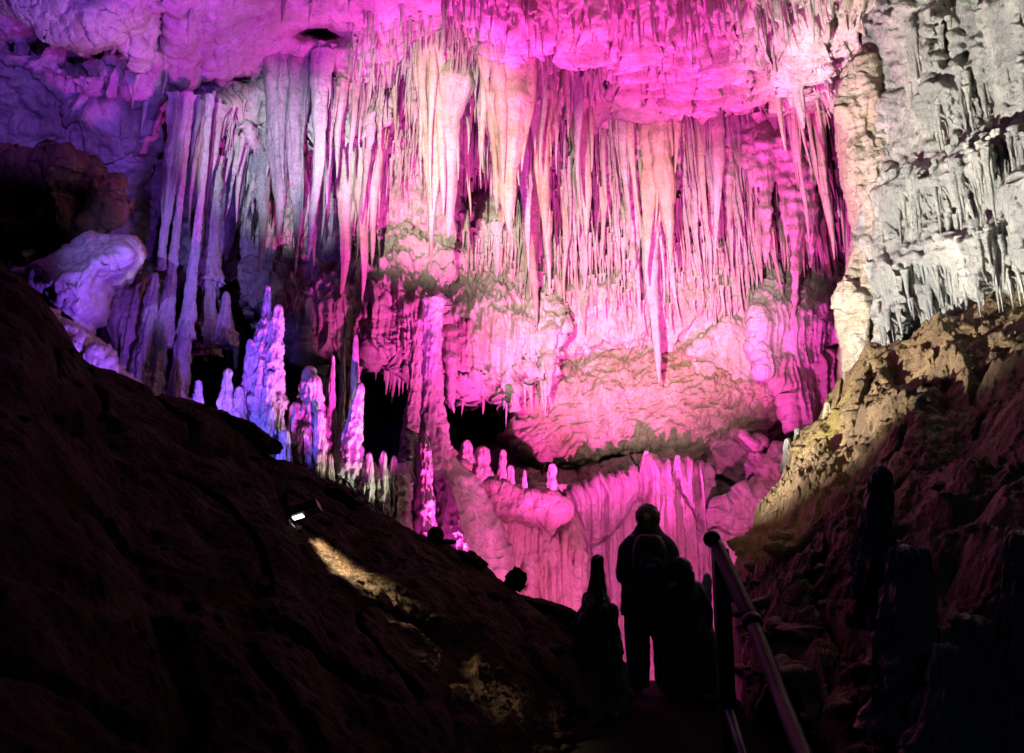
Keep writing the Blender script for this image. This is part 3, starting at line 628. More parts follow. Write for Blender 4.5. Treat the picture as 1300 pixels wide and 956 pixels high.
# ------------------------------------------------------------------ big named stalactites
BIG = [
 (343,118,328,346,30,'grey','long grey stalactite with the lowest tip under the left drapery',None,6),
 (358,125,352,312,40,'grey','thick blunt grey stalactite in the middle of the left drapery',None,9),
 (381,130,374,352,26,'grey','slim grey green stalactite right of the thick blunt one',None,5),
 (408,125,396,330,20,'white','pale stalactite with forked tip left of the two cream clusters',None,4),
 (446,205,432,378,30,'cream','brightly lit cream stalactite, left one of the twin cream clusters',None,5),
 (466,190,457,388,26,'cream','brightly lit cream stalactite with the longest tip of the twin clusters',None,5),
 (478,200,469,345,22,'cream','brightly lit cream stalactite at the right side of the twin clusters',None,3),
 (552,96,549,334,44,'cream','large cream stalactite hanging alone before the smooth magenta wall',None,8),
 (575,100,566,300,40,'pale','broad pink stalactite fused beside the large lone cream one',None,6),
 (640,98,650,296,58,'orange','massive orange tan stalactite tapering to a brown tip',None,9),
 (612,92,614,218,14,'cream','small slender stalactite beside the massive orange one',None,0),
 (668,120,668,345,30,'white','white frayed stalactite right of the massive orange one',None,8),
 (692,110,684,300,34,'orange','peach coloured stalactite bundle with ragged edge',None,9),
 (738,105,744,302,34,'cream','tan ringed stalactite narrowing to a pale tip, centre right',None,6),
 (815,120,812,300,26,'cream','pale stalactite just left of the paired tan ones',None,7),
 (842,150,848,340,44,'orange','stout tan stalactite with ringed swelling, right one of the pair',None,6),
 (826,165,822,360,40,'orange','stout cream stalactite with ringed swelling, left one of the pair',None,6),
 (822,240,833,486,30,'white','longest white stalactite reaching down to the rippled arch',None,7),
 (676,250,678,420,26,'tan','brownish stalactite hanging low in front of the pink wall',None,2),
 (806,240,808,408,20,'white','thin white stalactite left of the longest one',None,5),
 (906,160,914,330,24,'pale','pale fluted stalactite in the right magenta curtain',None,7),
 (948,120,966,360,30,'pale','long pink cream stalactite near the right of the curtain',None,8),
 (1010,90,1020,165,34,'white','short fat whitish stalactite high up near the grey wall',None,5),
 (1040,150,1056,330,26,'cream','cream streaked stalactite close to the mauve column',None,7),
 (1074,200,1082,400,22,'pale','magenta stalactite next to the mauve column above the black gap',None,3),
 (186,112,180,165,11,'pale','short blue stalactite, hanging left of the columns',None,3),
 (612,420,616,520,22,'pale','dim pink stalactite hanging into the black hole',18.0,3),
 (637,430,640,500,24,'pale','pink cone stalactite above the right side of the black hole',17.9,1),
 (932,5,928,-40,8,'pale','thin stalactite at the top edge',None,0),
]
for k, (x0, y0, x1, y1, w, mt, lab, d, sb) in enumerate(BIG[:-1]):
    stalactite(x0, y0, x1, y1, w*1.12, lab, mt, d, sb, seed=1000+k*17)

# ------------------------------------------------------------------ countable small stalactites, by zone; those nothing tells apart share a label
ZONES = [  # x0,x1, y0,y1, len0,len1, w0,w1, n, mats, label, group
 (300,480,108,160, 40,170, 7,20, 40, ('grey','white','pale'), 'slender stalactite in the close packed grey lilac drapery at left', 'stalactites of the left drapery'),
 (228,330,140,180, 60,150, 9,18, 16, ('pale','pale'), 'violet fluted stalactite hanging behind the tall left columns', 'stalactites behind the left columns'),
 (300,480,190,250, 40,110, 7,13, 18, ('pale','grey'), 'short dim stalactite low behind the left drapery', 'short stalactites under the left drapery'),
 (480,600,90,130, 30,90, 5,9, 20, ('cream','pale'), 'thin stalactite around the large lone cream one', 'thin stalactites around the lone cream one'),
 (596,760,88,140, 40,170, 6,18, 38, ('cream','pale','white','orange'), 'pale needle stalactite in the dense fringe near the massive orange one', 'dense fringe left of centre'),
 (760,950,100,170, 40,210, 6,17, 42, ('cream','white','pale'), 'cream needle stalactite in the dense fringe around the paired tan ones', 'dense fringe right of centre'),
 (940,1078,90,180, 40,210, 6,16, 32, ('pale','cream'), 'pink needle stalactite in the curtain beside the mauve column', 'fringe beside the mauve column'),
 (600,1060,210,310, 50,150, 6,15, 34, ('white','pale','cream'), 'pale stalactite of the lower row hanging in front of the pink wall', 'lower row of stalactites'),
]
rs = np.random.default_rng(77)
for (x0, x1, y0, y1, l0, l1, w0, w1, n, mats, lab, grp) in ZONES:
    xsn = np.linspace(x0, x1, n)+rs.uniform(-5, 5, n)
    for k in range(n):
        x = xsn[k]; y = rs.uniform(y0, y1); q = rs.random()**1.5; l = l0+(l1-l0)*q; w = w0+(w1-w0)*(.3*rs.random()+.7*q)
        y += float(ledge(x))*(y < 190)
        a, b, R = hang(x, y, x-(650-x)*.075*l/200*1.0, y+l, w)
        sd = int(rs.integers(9999)); m = MB(); m.add(*taper(a, b, R, 44, 16, sd, 'tite', .3))
        for j in range(int(rs.integers(0, 4))):
            off = np.array([rs.uniform(-1.4, 1.4)*R, -rs.uniform(0, .8)*R, .1]); L2 = rs.uniform(.3, .8)
            m.add(*taper(a+off, a+off+(b-a)*L2, R*rs.uniform(.25, .5), 24, 9, sd+j+1, 'tite', .3))
        tag(m.build('stalactite', M[mats[int(rs.integers(len(mats)))]], origin='top'), lab, 'stalactite', grp)

# uncountable fine fringe
def fringe(name, spec, mat, label, sd):
    r = np.random.default_rng(sd); m = MB()
    for (x0, x1, y0, y1, l0, l1, w0, w1, n, d) in spec:
        for k in range(n):
            x = r.uniform(x0, x1); y = r.uniform(y0, y1) if d is None or not callable(y0) else y0(x)
            q = r.random()**2; l = l0+(l1-l0)*q; w = w0+(w1-w0)*(.5*q+.5*r.random())
            a, b, R = hang(x, y, x-(650-x)*.075*l/200, y+l, w, d, .12)
            m.add(*taper(a, b, R, 14, 7, int(r.integers(9999)), 'tite', .25))
    return tag(m.build(name, M[mat], origin='top'), label, 'fringe', kind='stuff')
fringe('stalactite_fringe', [(300,480,104,240,15,60,3,7,260,None),(480,600,80,230,12,60,2.5,5,140,None),(215,300,140,200,12,50,3,6,60,None),
        (585,700,20,110,8,40,3,6,150,None),(585,760,100,330,14,80,3,7,320,None),(760,1080,104,330,14,85,3,7,520,None),
        (560,1090,-20,115,14,60,3.5,8,620,None),(440,600,20,100,12,44,3,7,120,None),(560,700,0,100,10,40,3,7,120,None),(230,560,-10,20,12,40,4,8,8,None),(500,700,330,440,8,36,3,6,120,None),(700,1060,330,400,8,40,3,6,110,None),
        (170,215,95,130,10,40,3,6,14,None)], 'pale', 'dense fine fringe of tiny stalactites over ceiling and back wall', 7)
fringe('stalactite_fringe', [(315,470,110,260,20,80,3,8,100,None),(600,760,105,330,20,110,3,9,80,None),(780,1060,110,330,20,120,3,10,120,None)], 'white', 'scattered whitish straws among the larger stalactites', 9)
fringe('stalactite_fringe', [(380,540,440,490,10,46,4,9,70,17.4),(575,700,470,500,10,44,4,9,50,17.6)], 'pale', 'ragged drips under the magenta masses', 12)

def rubble(name, G, n, seed, mat, label, s0, s1):
    r = np.random.default_rng(seed); m = MB(); H, W = G.shape[:2]
    th = np.linspace(0.001, math.pi-.001, 9)[:, None]; ph = np.linspace(0, 2*math.pi, 12, endpoint=False)[None]
    X = np.sin(th)*np.cos(ph); Y = np.sin(th)*np.sin(ph); Z = np.cos(th)+0*ph
    i = np.arange(9*12).reshape(9, 12); j = np.roll(i, -1, axis=1); Q = np.stack([i[:-1], i[1:], j[1:], j[:-1]], -1).reshape(-1, 4)
    for k in range(n):
        c = G[int(r.integers(64, H-1)), int(r.integers(0, W))]; s_ = s0+(s1-s0)*r.random()**4
        q = 1+.55*noise(X*1.1+k*3, Y*1.1, Z*1.1, seed)+.25*noise(X*2.6+k, Y*2.6, Z*2.6, seed+1)
        m.add(np.stack([X*q*s_*r.uniform(.8, 1.5), Y*q*s_*r.uniform(.8, 1.4), Z*q*s_*r.uniform(.4, .8)], -1).reshape(-1, 3)+c+[0, 0, -.1*s_], Q)
    return tag(m.build(name, M[mat]), label, 'rubble', kind='stuff')
rubble('rubble', LG, 260, 5, 'mud', 'clay crumbs and loose stones scattered over the left bank', .01, .07)
rubble('rubble', RG, 600, 6, 'brown', 'loose stones scattered over the brown right bank', .015, .14)
# ------------------------------------------------------------------ visitors
for nm, c, r in (('skin', (.45, .29, .21), .5), ('hair', (.02, .015, .012), .45), ('jacket_cloth', (.018, .018, .022), .85), ('trouser_cloth', (.022, .024, .032), .9),
                 ('child_coat', (.03, .018, .026), .85), ('shoe_leather', (.02, .02, .02), .5), ('backpack_nylon', (.014, .015, .018), .6), ('reflector', (.75, .75, .72), .3)):
    M[nm] = mat_plain(nm, c, r, bump=.4, bscale=30)
def skin_fig(name, J, E, mat, parent=None, loc=(0, 0, 0), rotz=0, sub=2, root=0):
    me = bpy.data.meshes.new(name); keys = list(J); ix = {k: i for i, k in enumerate(keys)}
    me.from_pydata([J[k][:3] for k in keys], [(ix[a], ix[b]) for a, b in E], [])
    o = link(name, me, mat, parent)
    if parent is None: o.location = loc; o.rotation_euler = (0, 0, rotz)
    s = o.modifiers.new('skin', 'SKIN'); s.use_smooth_shade = True; s.branch_smoothing = .4
    lay = me.skin_vertices[0].data if me.skin_vertices else None
    if lay is None:
        bpy.context.view_layer.update(); lay = me.skin_vertices[0].data
    for i, k in enumerate(keys):
        r = J[k][3]; ry = J[k][4] if len(J[k]) > 4 else r
        lay[i].radius = (r, ry); lay[i].use_root = (i == root)
    u = o.modifiers.new('sub', 'SUBSURF'); u.levels = sub; u.render_levels = sub
    return o
def body_joints(h, hands, feet, elbows, headturn=(0, 0)):
    """figure of height h facing +Y; hands/feet/elbows given in fractions of h"""
    J = {}; E = []
    def j(k, x, y, z, r, ry=None, to=None):
        J[k] = (x*h, y*h, z*h, r*h, (ry or r)*h)
        if to: E.append((to, k))
    j('pelvis', 0, 0, .52, .075, .06); j('waist', 0, 0, .60, .07, .055, 'pelvis'); j('chest', 0, 0, .72, .085, .06, 'waist')
    j('neck_base', 0, .0, .81, .045, .04, 'chest'); j('neck', 0, .005, .85, .033, .033, 'neck_base')
    hx, hy = headturn
    j('jaw', hx*.5, .012+hy, .885, .040, .045, 'neck'); j('skull', hx*.3, .004, .925, .045, .054, 'jaw'); j('crown', hx*.2, -.002, .965, .036, .042, 'skull')
    j('nose', hx*1.9, .056, .908, .009, .009, 'skull')
    for s, t in ((-1, 'l'), (1, 'r')):
        j('sh'+t, s*.105, 0, .795, .040, .038, 'neck_base')
        ex, ey, ez = elbows[t]; wx, wy, wz = hands[t]
        j('el'+t, ex, ey, ez, .026, .026, 'sh'+t); j('wr'+t, wx, wy, wz, .016, .016, 'el'+t)
        j('palm'+t, wx*.9, wy+.028, wz+.006, .020, .012, 'wr'+t)
        for q in range(4):
            o = (q-1.5)*.0125; L = (.022, .027, .025, .019)[q]
            j(f'f{q}a{t}', wx*.9+o, wy+.052, wz+.010, .0052, .0052, 'palm'+t)
            j(f'f{q}b{t}', wx*.9+o, wy+.052+L*.6, wz+.002, .0046, .0046, f'f{q}a{t}')
            j(f'f{q}c{t}', wx*.9+o, wy+.052+L*.7, wz-L*.7, .0038, .0038, f'f{q}b{t}')
        j('th1'+t, wx*.9-s*.022, wy+.030, wz+.006, .006, .006, 'palm'+t); j('th2'+t, wx*.9-s*.032, wy+.046, wz+.002, .005, .005, 'th1'+t)
        fx, fy = feet[t]
        j('hip'+t, s*.05, 0, .50, .052, .052, 'pelvis'); j('kn'+t, s*.05*.4+fx*.6, fy*.5+.01, .28, .034, .034, 'hip'+t)
        j('an'+t, fx, fy, .045, .022, .022, 'kn'+t); j('toe'+t, fx+s*.008, fy+.085, .018, .020, .014, 'an'+t); j('heel'+t, fx, fy-.02, .02, .019, .019, 'an'+t)
    return J, E
def loft(m, rings, seg=44, seed=0, fold=.02):
    """rings: (x,y,z,rx,ry) from the bottom up; densified, with cloth folds"""
    r = np.asarray(rings, float); t = np.linspace(0, len(r)-1, 60); r = np.stack([np.interp(t, range(len(r)), r[:, k]) for k in range(5)], -1)
    for _ in range(2): r[1:-1] = (r[:-2]+2*r[1:-1]+r[2:])/4
    th = np.linspace(0, 2*math.pi, seg, endpoint=False); T, Z = np.meshgrid(th, np.arange(len(r)), indexing='xy')
    c, s = np.cos(T), np.sin(T); R = r[Z]
    e = np.abs(c)**.15
    q = 1+fold*2*noise(c*2+seed, s*2, R[..., 2]*7, seed)+fold*ridged(c*1.2+seed, s*1.2, R[..., 2]*9, seed+1, 2)
    V = np.stack([R[..., 0]+R[..., 3]*c*q, R[..., 1]+R[..., 4]*s*q, R[..., 2]], -1).reshape(-1, 3)
    n = len(r); i = np.arange(n*seg).reshape(n, seg); j = np.roll(i, -1, axis=1)
    V = np.vstack([V, V[:seg].mean(0), V[-seg:].mean(0)])
    Ft = [(i[0, k], n*seg, j[0, k]) for k in range(seg)]+[(i[-1, k], j[-1, k], n*seg+1) for k in range(seg)]
    m.add(V, np.stack([i[:-1], j[:-1], j[1:], i[1:]], -1).reshape(-1, 4), Ft)
def child_mesh(mb, name, mat, parent):      # arrays given in the parent's local frame
    V = np.concatenate(mb.V); me = raw_mesh(name, V, np.concatenate(mb.F) if mb.F else np.zeros((0, 4)), np.concatenate(mb.T) if mb.T else None)
    return link(name, me, mat, parent)
def limb(m, pts, seed=0, fold=.03, seg=28):
    """tube through (x,y,z,r) points with cloth folds"""
    p = np.asarray(pts, float); t = np.linspace(0, len(p)-1, 14*len(p)); q = np.stack([np.interp(t, range(len(p)), p[:, k]) for k in range(4)], -1)
    for _ in range(4): q[1:-1] = (q[:-2]+2*q[1:-1]+q[2:])/4
    d = np.gradient(q[:, :3], axis=0); d /= np.linalg.norm(d, axis=1, keepdims=True)
    u = np.cross(d, [.01, .02, 1.0]) if abs(d[:, 2]).mean() < .8 else np.cross(d, [0, 1.0, .02]); u /= np.linalg.norm(u, axis=1, keepdims=True); v = np.cross(d, u)
    th = np.linspace(0, 2*math.pi, seg, endpoint=False); c, s = np.cos(th), np.sin(th)
    L = np.r_[0, np.cumsum(np.linalg.norm(np.diff(q[:, :3], axis=0), axis=1))]
    w = 1+fold*2.4*noise(c[None]*1.5+seed, s[None]*1.5, L[:, None]*12, seed)+fold*ridged(c[None]+seed, s[None], L[:, None]*16, seed+2, 2)
    V = q[:, None, :3]+(u[:, None]*c[None, :, None]+v[:, None]*s[None, :, None])*(q[:, 3][:, None]*w)[..., None]
    n = len(q); i = np.arange(n*seg).reshape(n, seg); j = np.roll(i, -1, axis=1)
    V = np.vstack([V.reshape(-1, 3), q[0, :3], q[-1, :3]])
    Ft = [(i[0, k], j[0, k], n*seg) for k in range(seg)]+[(i[-1, k], n*seg+1, j[-1, k]) for k in range(seg)]
    m.add(V, np.stack([i[:-1], i[1:], j[1:], j[:-1]], -1).reshape(-1, 4), Ft)
def ellipsoid(m, c, r, seed=0, amp=.0, n=26, s=36, fn=None, freq=3):
    th = np.linspace(0.001, math.pi-.001, n)[:, None]; ph = np.linspace(0, 2*math.pi, s, endpoint=False)[None]
    x = np.sin(th)*np.cos(ph); y = np.sin(th)*np.sin(ph); z = np.cos(th)+0*ph
    k = 1+amp*noise(x*freq+seed, y*freq, z*freq, seed)
    if fn is not None: k = k*fn(x, y, z)
    V = np.stack([c[0]+x*k*r[0], c[1]+y*k*r[1], c[2]+z*k*r[2]], -1).reshape(-1, 3)
    i = np.arange(n*s).reshape(n, s); j = np.roll(i, -1, axis=1)
    m.add(V, np.stack([i[:-1], i[1:], j[1:], j[:-1]], -1).reshape(-1, 4))

PM = np.array(P(828, 868, 8.2)); H = 1.72
J, E = body_joints(H, {'l': (-.07, .16, .66), 'r': (.09, .16, .66)}, {'l': (-.085, 0), 'r': (.10, .01)}, {'l': (-.165, .01, .62), 'r': (.165, .01, .62)}, (.036, .004))
man = skin_fig('person', J, E, M['skin'], loc=(PM[0], PM[1], -.07+.0))
tag(man, 'tall person in a dark hooded jacket seen from behind, wearing a backpack, head turned right', 'person')
m = MB()       # hair: a cap with a ragged outline over skull and nape
ellipsoid(m, (.002, -.012, 1.600), (.118, .132, .128), 3, .05, fn=lambda x, y, z: np.where((y > .25) & (z < .35), .74, 1.0)*(1+.07*noise(x*6, y*6, z*6, 2)+.05*noise(x*15, y*15, z*15, 4)), freq=3.5)
ellipsoid(m, (-.006, -.045, 1.535), (.098, .085, .10), 5, .10, freq=4)
child_mesh(m, 'hair', M['hair'], man)
m = MB()
loft(m, [(0, 0, .70, .265, .18), (0, 0, .74, .275, .185), (0, 0, .90, .262, .18), (0, 0, 1.05, .262, .17), (0, -.005, 1.20, .268, .165), (0, -.005, 1.30, .262, .155), (0, -.01, 1.36, .245, .145), (0, -.01, 1.41, .205, .13), (0, -.01, 1.45, .155, .12), (0, -.015, 1.49, .125, .115), (0, -.015, 1.53, .105, .105), (0, -.01, 1.55, .09, .095)], seed=4)
for s in (-1, 1):
    limb(m, [(s*.16, -.005, 1.36, .07), (s*.212, -.005, 1.29, .072), (s*.235, .0, 1.16, .066), (s*.240, .03, 1.04, .064), (s*.20, .16, 1.07, .054), (s*.13, .27, 1.13, .046)], 8+s)
loft(m, [(0, -.075, 1.36, .10, .05), (0, -.085, 1.40, .125, .065), (0, -.075, 1.45, .11, .06), (0, -.06, 1.485, .085, .045)], seed=9)   # hood lying on the back
child_mesh(m, 'jacket', M['jacket_cloth'], man)
m = MB()
limb(m, [(-.09, 0, .90, .13), (-.105, 0, .76, .135), (-.125, .01, .60, .118), (-.122, .015, .46, .115), (-.125, .0, .25, .105), (-.13, 0, .07, .095)], 21)
limb(m, [(.09, 0, .90, .13), (.11, 0, .76, .135), (.112, .01, .60, .128), (.128, .015, .46, .105), (.128, .0, .25, .108), (.135, .0, .07, .10)], 23)
child_mesh(m, 'trousers', M['trouser_cloth'], man)
for s, x in ((-1, -.135), (1, .135)):
    m = MB(); ellipsoid(m, (x, .055, .05), (.052, .145, .055), 4, .04, fn=lambda x_, y_, z_: np.where(z_ < -.6, .85, 1.0))
    child_mesh(m, 'shoe', M['shoe_leather'], man)
# backpack: worn on the back, hangs from the shoulders
bp = bpy.data.objects.new('backpack', None); COL.objects.link(bp); bp.location = (PM[0]-.03, PM[1]-.2, .93)
tag(bp, 'small dark backpack with a thin reflective strip on the person\'s back', 'backpack')
m = MB(); ellipsoid(m, (0, -.03, .20), (.155, .10, .235), 5, .05, fn=lambda x, y, z: 1/np.maximum((np.abs(x)**3.2+np.abs(y)**3.2+np.abs(z)**3.2)**(1/3.2), .3)); child_mesh(m, 'bag_body', M['backpack_nylon'], bp)
m = MB(); ellipsoid(m, (0, -.12, .12), (.115, .045, .11), 6, .05, fn=lambda x, y, z: 1/np.maximum((np.abs(x)**3+np.abs(y)**3+np.abs(z)**3)**(1/3), .3)); child_mesh(m, 'pocket', M['backpack_nylon'], bp)
m = MB(); limb(m, [(-.045, -.171, .165, .003), (-.0, -.174, .162, .004), (.03, -.171, .163, .003)], 2, 0, 10); child_mesh(m, 'reflective_strip', M['reflector'], bp)
for s in (-1, 1):
    m = MB(); limb(m, [(s*.11, .04, .38, .018), (s*.125, .08, .415, .018), (s*.13, .14, .43, .018), (s*.13, .22, .42, .018)], 3, .01, 14); child_mesh(m, 'shoulder_strap', M['backpack_nylon'], bp)
m = MB(); limb(m, [(-.04, -.01, .43, .008), (-.02, -.02, .45, .008), (.02, -.02, .45, .008), (.04, -.01, .43, .008)], 3, 0, 10); child_mesh(m, 'handle', M['backpack_nylon'], bp)
# the child
PC = np.array(P(874, 868, 8.0)); hc = 1.24
J, E = body_joints(hc, {'l': (-.10, .12, .66), 'r': (.15, .06, .46)}, {'l': (-.07, 0), 'r': (.08, .01)}, {'l': (-.15, .02, .66), 'r': (.165, -.01, .62)}, (-.012, .004))
kid = skin_fig('person', J, E, M['skin'], loc=(PC[0], PC[1], -.07))
tag(kid, 'child in a dark flared coat standing close beside the taller person', 'person')
m = MB(); ellipsoid(m, (-.035, -.008, 1.125), (.105, .112, .112), 8, .10, fn=lambda x, y, z: 1+.04*noise(x*8, y*8, z*8, 2)); ellipsoid(m, (.01, -.05, 1.05), (.075, .05, .10), 12, .15)
child_mesh(m, 'hair', M['hair'], kid)
m = MB()
loft(m, [(.04, 0, .06, .29, .21), (.04, 0, .20, .28, .2), (.03, 0, .36, .25, .19), (.02, 0, .55, .215, .16), (.0, 0, .72, .165, .13), (0, 0, .86, .158, .12), (0, 0, .95, .135, .10), (-.01, 0, 1.0, .08, .075), (-.02, 0, 1.03, .055, .06)], seed=14)
limb(m, [(.10, 0, .94, .055), (.15, 0, .88, .055), (.195, -.01, .76, .050), (.20, .02, .66, .046), (.19, .07, .58, .040)], 31)
limb(m, [(-.10, 0, .94, .055), (-.16, 0, .89, .055), (-.19, .02, .82, .05), (-.13, .13, .82, .042)], 33)
child_mesh(m, 'coat', M['child_coat'], kid)
m = MB()
for x in (-.085, .10): limb(m, [(x, 0, .52, .085), (x, 0, .30, .065), (x, 0, .06, .055)], 35)
child_mesh(m, 'trousers', M['trouser_cloth'], kid)
for x in (-.085, .10):
    m = MB(); ellipsoid(m, (x, .04, .04), (.042, .11, .042), 4, .04); child_mesh(m, 'shoe', M['shoe_leather'], kid)

# ------------------------------------------------------------------ handrail
M['rail_paint'] = mat_plain('rail_paint', (.10, .035, .035), .5, .3, bump=.25, bscale=60)
M['post_paint'] = mat_plain('post_paint', (.02, .035, .06), .5, .3, bump=.25, bscale=60)
M['dark_metal'] = mat_plain('black_metal', (.015, .015, .018), .45, .4)
hr = bpy.data.objects.new('handrail', None); COL.objects.link(hr); A = np.array(P(906, 690, 3.0)); hr.location = (A[0], A[1], -.05)
tag(hr, 'metal handrail with reddish top tube sloping towards the camera at the right of the path', 'railing')
def loc(p): return np.asarray(p)-np.array(hr.location)
def tube(m, pts, r, seg=24):
    p = np.asarray(pts, float); d = np.gradient(p, axis=0); d /= np.linalg.norm(d, axis=1, keepdims=True)
    u = np.cross(d, [1.0, .13, .05]); u /= np.linalg.norm(u, axis=1, keepdims=True); v = np.cross(d, u); th = np.linspace(0, 2*math.pi, seg, endpoint=False)
    rr = np.broadcast_to(np.asarray(r, float), (len(p),))
    V = p[:, None]+(u[:, None]*np.cos(th)[None, :, None]+v[:, None]*np.sin(th)[None, :, None])*rr[:, None, None]
    n = len(p); i = np.arange(n*seg).reshape(n, seg); j = np.roll(i, -1, axis=1); V = np.vstack([V.reshape(-1, 3), p[0], p[-1]])
    Ft = [(i[0, k], j[0, k], n*seg) for k in range(seg)]+[(i[-1, k], n*seg+1, j[-1, k]) for k in range(seg)]
    m.add(V, np.stack([i[:-1], i[1:], j[1:], j[:-1]], -1).reshape(-1, 4), Ft)
def spline(pts, n=40):
    p = np.asarray(pts, float); t = np.linspace(0, len(p)-1, n); q = np.stack([np.interp(t, range(len(p)), p[:, k]) for k in range(3)], -1)
    for _ in range(n//6): q[1:-1] = (q[:-2]+2*q[1:-1]+q[2:])/4
    return q
R0, R1, R2, R3 = P(909, 690, 3.0), P(955, 790, 2.62), P(989, 880, 2.32), P(1040, 1010, 1.95)
m = MB(); tube(m, [loc(R0+(R1-R0)*t) for t in np.linspace(0, 1, 12)], .0235); child_mesh(m, 'top_tube', M['rail_paint'], hr)
m = MB(); tube(m, [loc(R1+(R2-R1)*t) for t in np.linspace(0, 1, 8)]+[loc(R2+(R3-R2)*t) for t in np.linspace(.15, 1, 8)], .0215); child_mesh(m, 'top_tube', M['rail_paint'], hr)
dd = (R1-R0)/np.linalg.norm(R1-R0)
m = MB(); tube(m, [loc(R1-dd*.015), loc(R1-dd*.012), loc(R1+dd*.012), loc(R1+dd*.015)], [.026, .030, .030, .026]); child_mesh(m, 'joint_collar', M['rail_paint'], hr)
m = MB(); ellipsoid(m, loc(R0-dd*.006+np.array([-.012, 0, .012])), (.030, .030, .030), 1, 0); child_mesh(m, 'end_knob', M['rail_paint'], hr)
pt = P(914, 700, 3.02)
m = MB(); V0 = []
def post(m, x, y, z0, z1, w):
    boxm(m, x-w, x+w, y-w, y+w, z0, z1)
post(m, *(loc((pt[0], pt[1], 0))[:2]), 0, float(pt[2]+.01+.05), .026); o = child_mesh(m, 'post', M['post_paint'], hr); o.data.polygons.foreach_set('use_smooth', [False]*6)
b = o.modifiers.new('bevel', 'BEVEL'); b.width = .004; b.segments = 2
m = MB(); pb = P(1040, 1010, 1.97); post(m, *(loc((pb[0], pb[1], 0))[:2]), 0, float(pb[2]+.05), .026); o = child_mesh(m, 'post', M['post_paint'], hr); o.data.polygons.foreach_set('use_smooth', [False]*6)
mid = [loc((pt[0], pt[1], float(pt[2])-.5)), loc((pb[0], pb[1], float(pb[2])-.5))]
m = MB(); tube(m, [mid[0]+(mid[1]-mid[0])*t for t in np.linspace(0, 1, 6)], .016); child_mesh(m, 'lower_tube', M['post_paint'], hr)

# ------------------------------------------------------------------ floodlight on the clay bank, with its cable
def proj(G):
    q = G-np.array(CAM); f = q[..., 1]*CT+q[..., 2]*ST; v = -q[..., 1]*ST+q[..., 2]*CT
    return PW/2+F*q[..., 0]/f, PH/2-F*v/f, f
def on_bank(G, x, y):
    u, v, f = proj(G[62:]); e = (u-x)**2+(v-y)**2; e = np.where(f > .3, e, 1e9)
    k = np.argwhere(e < 9); 
    if len(k) == 0: k = [np.unravel_index(np.argmin(e), e.shape)]
    k = min(k, key=lambda t: f[t[0], t[1]]); return G[62:][k[0], k[1]].copy()
base = on_bank(LG, 379, 672); tgt = on_bank(LG, 470, 735)
fl = bpy.data.objects.new('floodlight', None); COL.objects.link(fl); fl.location = base
tag(fl, 'black floodlight on a white bracket shining down along the dark clay bank', 'floodlight')
dirv = tgt-base; dist = np.linalg.norm(dirv); dirv /= dist
hc_ = P(387, 647, base[1]); hd = hc_-base                                  # centre of the housing
ax = np.array(P(405, 638, base[1]-.02))-np.array(P(374, 648, base[1])); ax /= np.linalg.norm(ax)     # long side of the housing as seen
fwd = dirv-ax*(dirv@ax)*.6+np.array([-.1, -.45, -.25]); fwd -= ax*(fwd@ax); fwd /= np.linalg.norm(fwd); upv = np.cross(fwd, ax)
def obox(m, c, hx, hy, hz, k=1.0):
    V = []
    for sx in (-1, 1):
        for sy in (-1, 1):
            for sz in (-1, 1):
                kk = k if sy > 0 else 1.0
                V.append(np.asarray(c)+ax*sx*hx*kk+fwd*sy*hy+upv*sz*hz*kk)
    m.add(np.array(V), [(0,1,3,2),(4,6,7,5),(0,4,5,1),(2,3,7,6),(0,2,6,4),(1,5,7,3)])
def flat(o, w=.004):
    o.data.polygons.foreach_set('use_smooth', [False]*len(o.data.polygons)); b = o.modifiers.new('bevel', 'BEVEL'); b.width = w; b.segments = 2; return o
M['lamp_glass'] = mat_plain('lamp_glass', (.9, .9, .85), .1, emit=(1, .95, .85, 4)); M['white_paint'] = mat_plain('white_paint', (.8, .8, .8), .35)
m = MB(); obox(m, hd, .105, .040, .042, 1.15); hs = flat(child_mesh(m, 'housing', M['dark_metal'], fl))
m = MB()
for k in range(6): obox(m, hd-fwd*.042+ax*(-.075+.03*k), .004, .012, .030)
flat(child_mesh(m, 'cooling_fins', M['dark_metal'], fl), .001)
m = MB(); obox(m, hd+fwd*.046-ax*.055, .040, .003, .022); flat(child_mesh(m, 'lens', M['lamp_glass'], fl), .0005)
m = MB(); obox(m, hd-ax*.108, .005, .022, .028); obox(m, hd-ax*.085+upv*.042-fwd*.01, .03, .03, .004); flat(child_mesh(m, 'end_plate', M['white_paint'], fl), .002)
m = MB(); tube(m, spline([hd-ax*.115, hd*.6-ax*.10, hd*.3-ax*.05, (0, 0, .0)], 20), .007, 10); child_mesh(m, 'bracket', M['white_paint'], fl)
m = MB(); tube(m, [(0, 0, .03), (.004, 0, -.10)], .012, 10); obox(m, (0, 0, .0), .035, .03, .004); child_mesh(m, 'foot', M['dark_metal'], fl)
m = MB(); tube(m, spline([hd-fwd*.04, hd-fwd*.09-ax*.03+np.array([0, 0, -.03]), np.array([-.06, -.05, .01]), np.array([-.02, -.12, -.03]), np.array([.06, -.16, -.09]), np.array([.10, -.2, -.16])], 40), .004, 8); child_mesh(m, 'cable', M['dark_metal'], fl)
for k, (pts, lab) in enumerate([([(424,622,8.35),(432,606,8.3),(444,614,8.3),(452,632,8.35),(456,655,8.5)], 'thin black cable looping up from the bank crest above the floodlight'),
        ([(446,650,8.5),(452,637,8.45),(468,637,8.45),(480,650,8.5),(492,682,8.7)], 'thin black cable arching over the crest before the lumpy pink mound')]):
    m = MB(); tube(m, spline([P(*q) for q in pts], 50), .008, 8)
    tag(m.build('cable', M['dark_metal']), lab, 'cable')

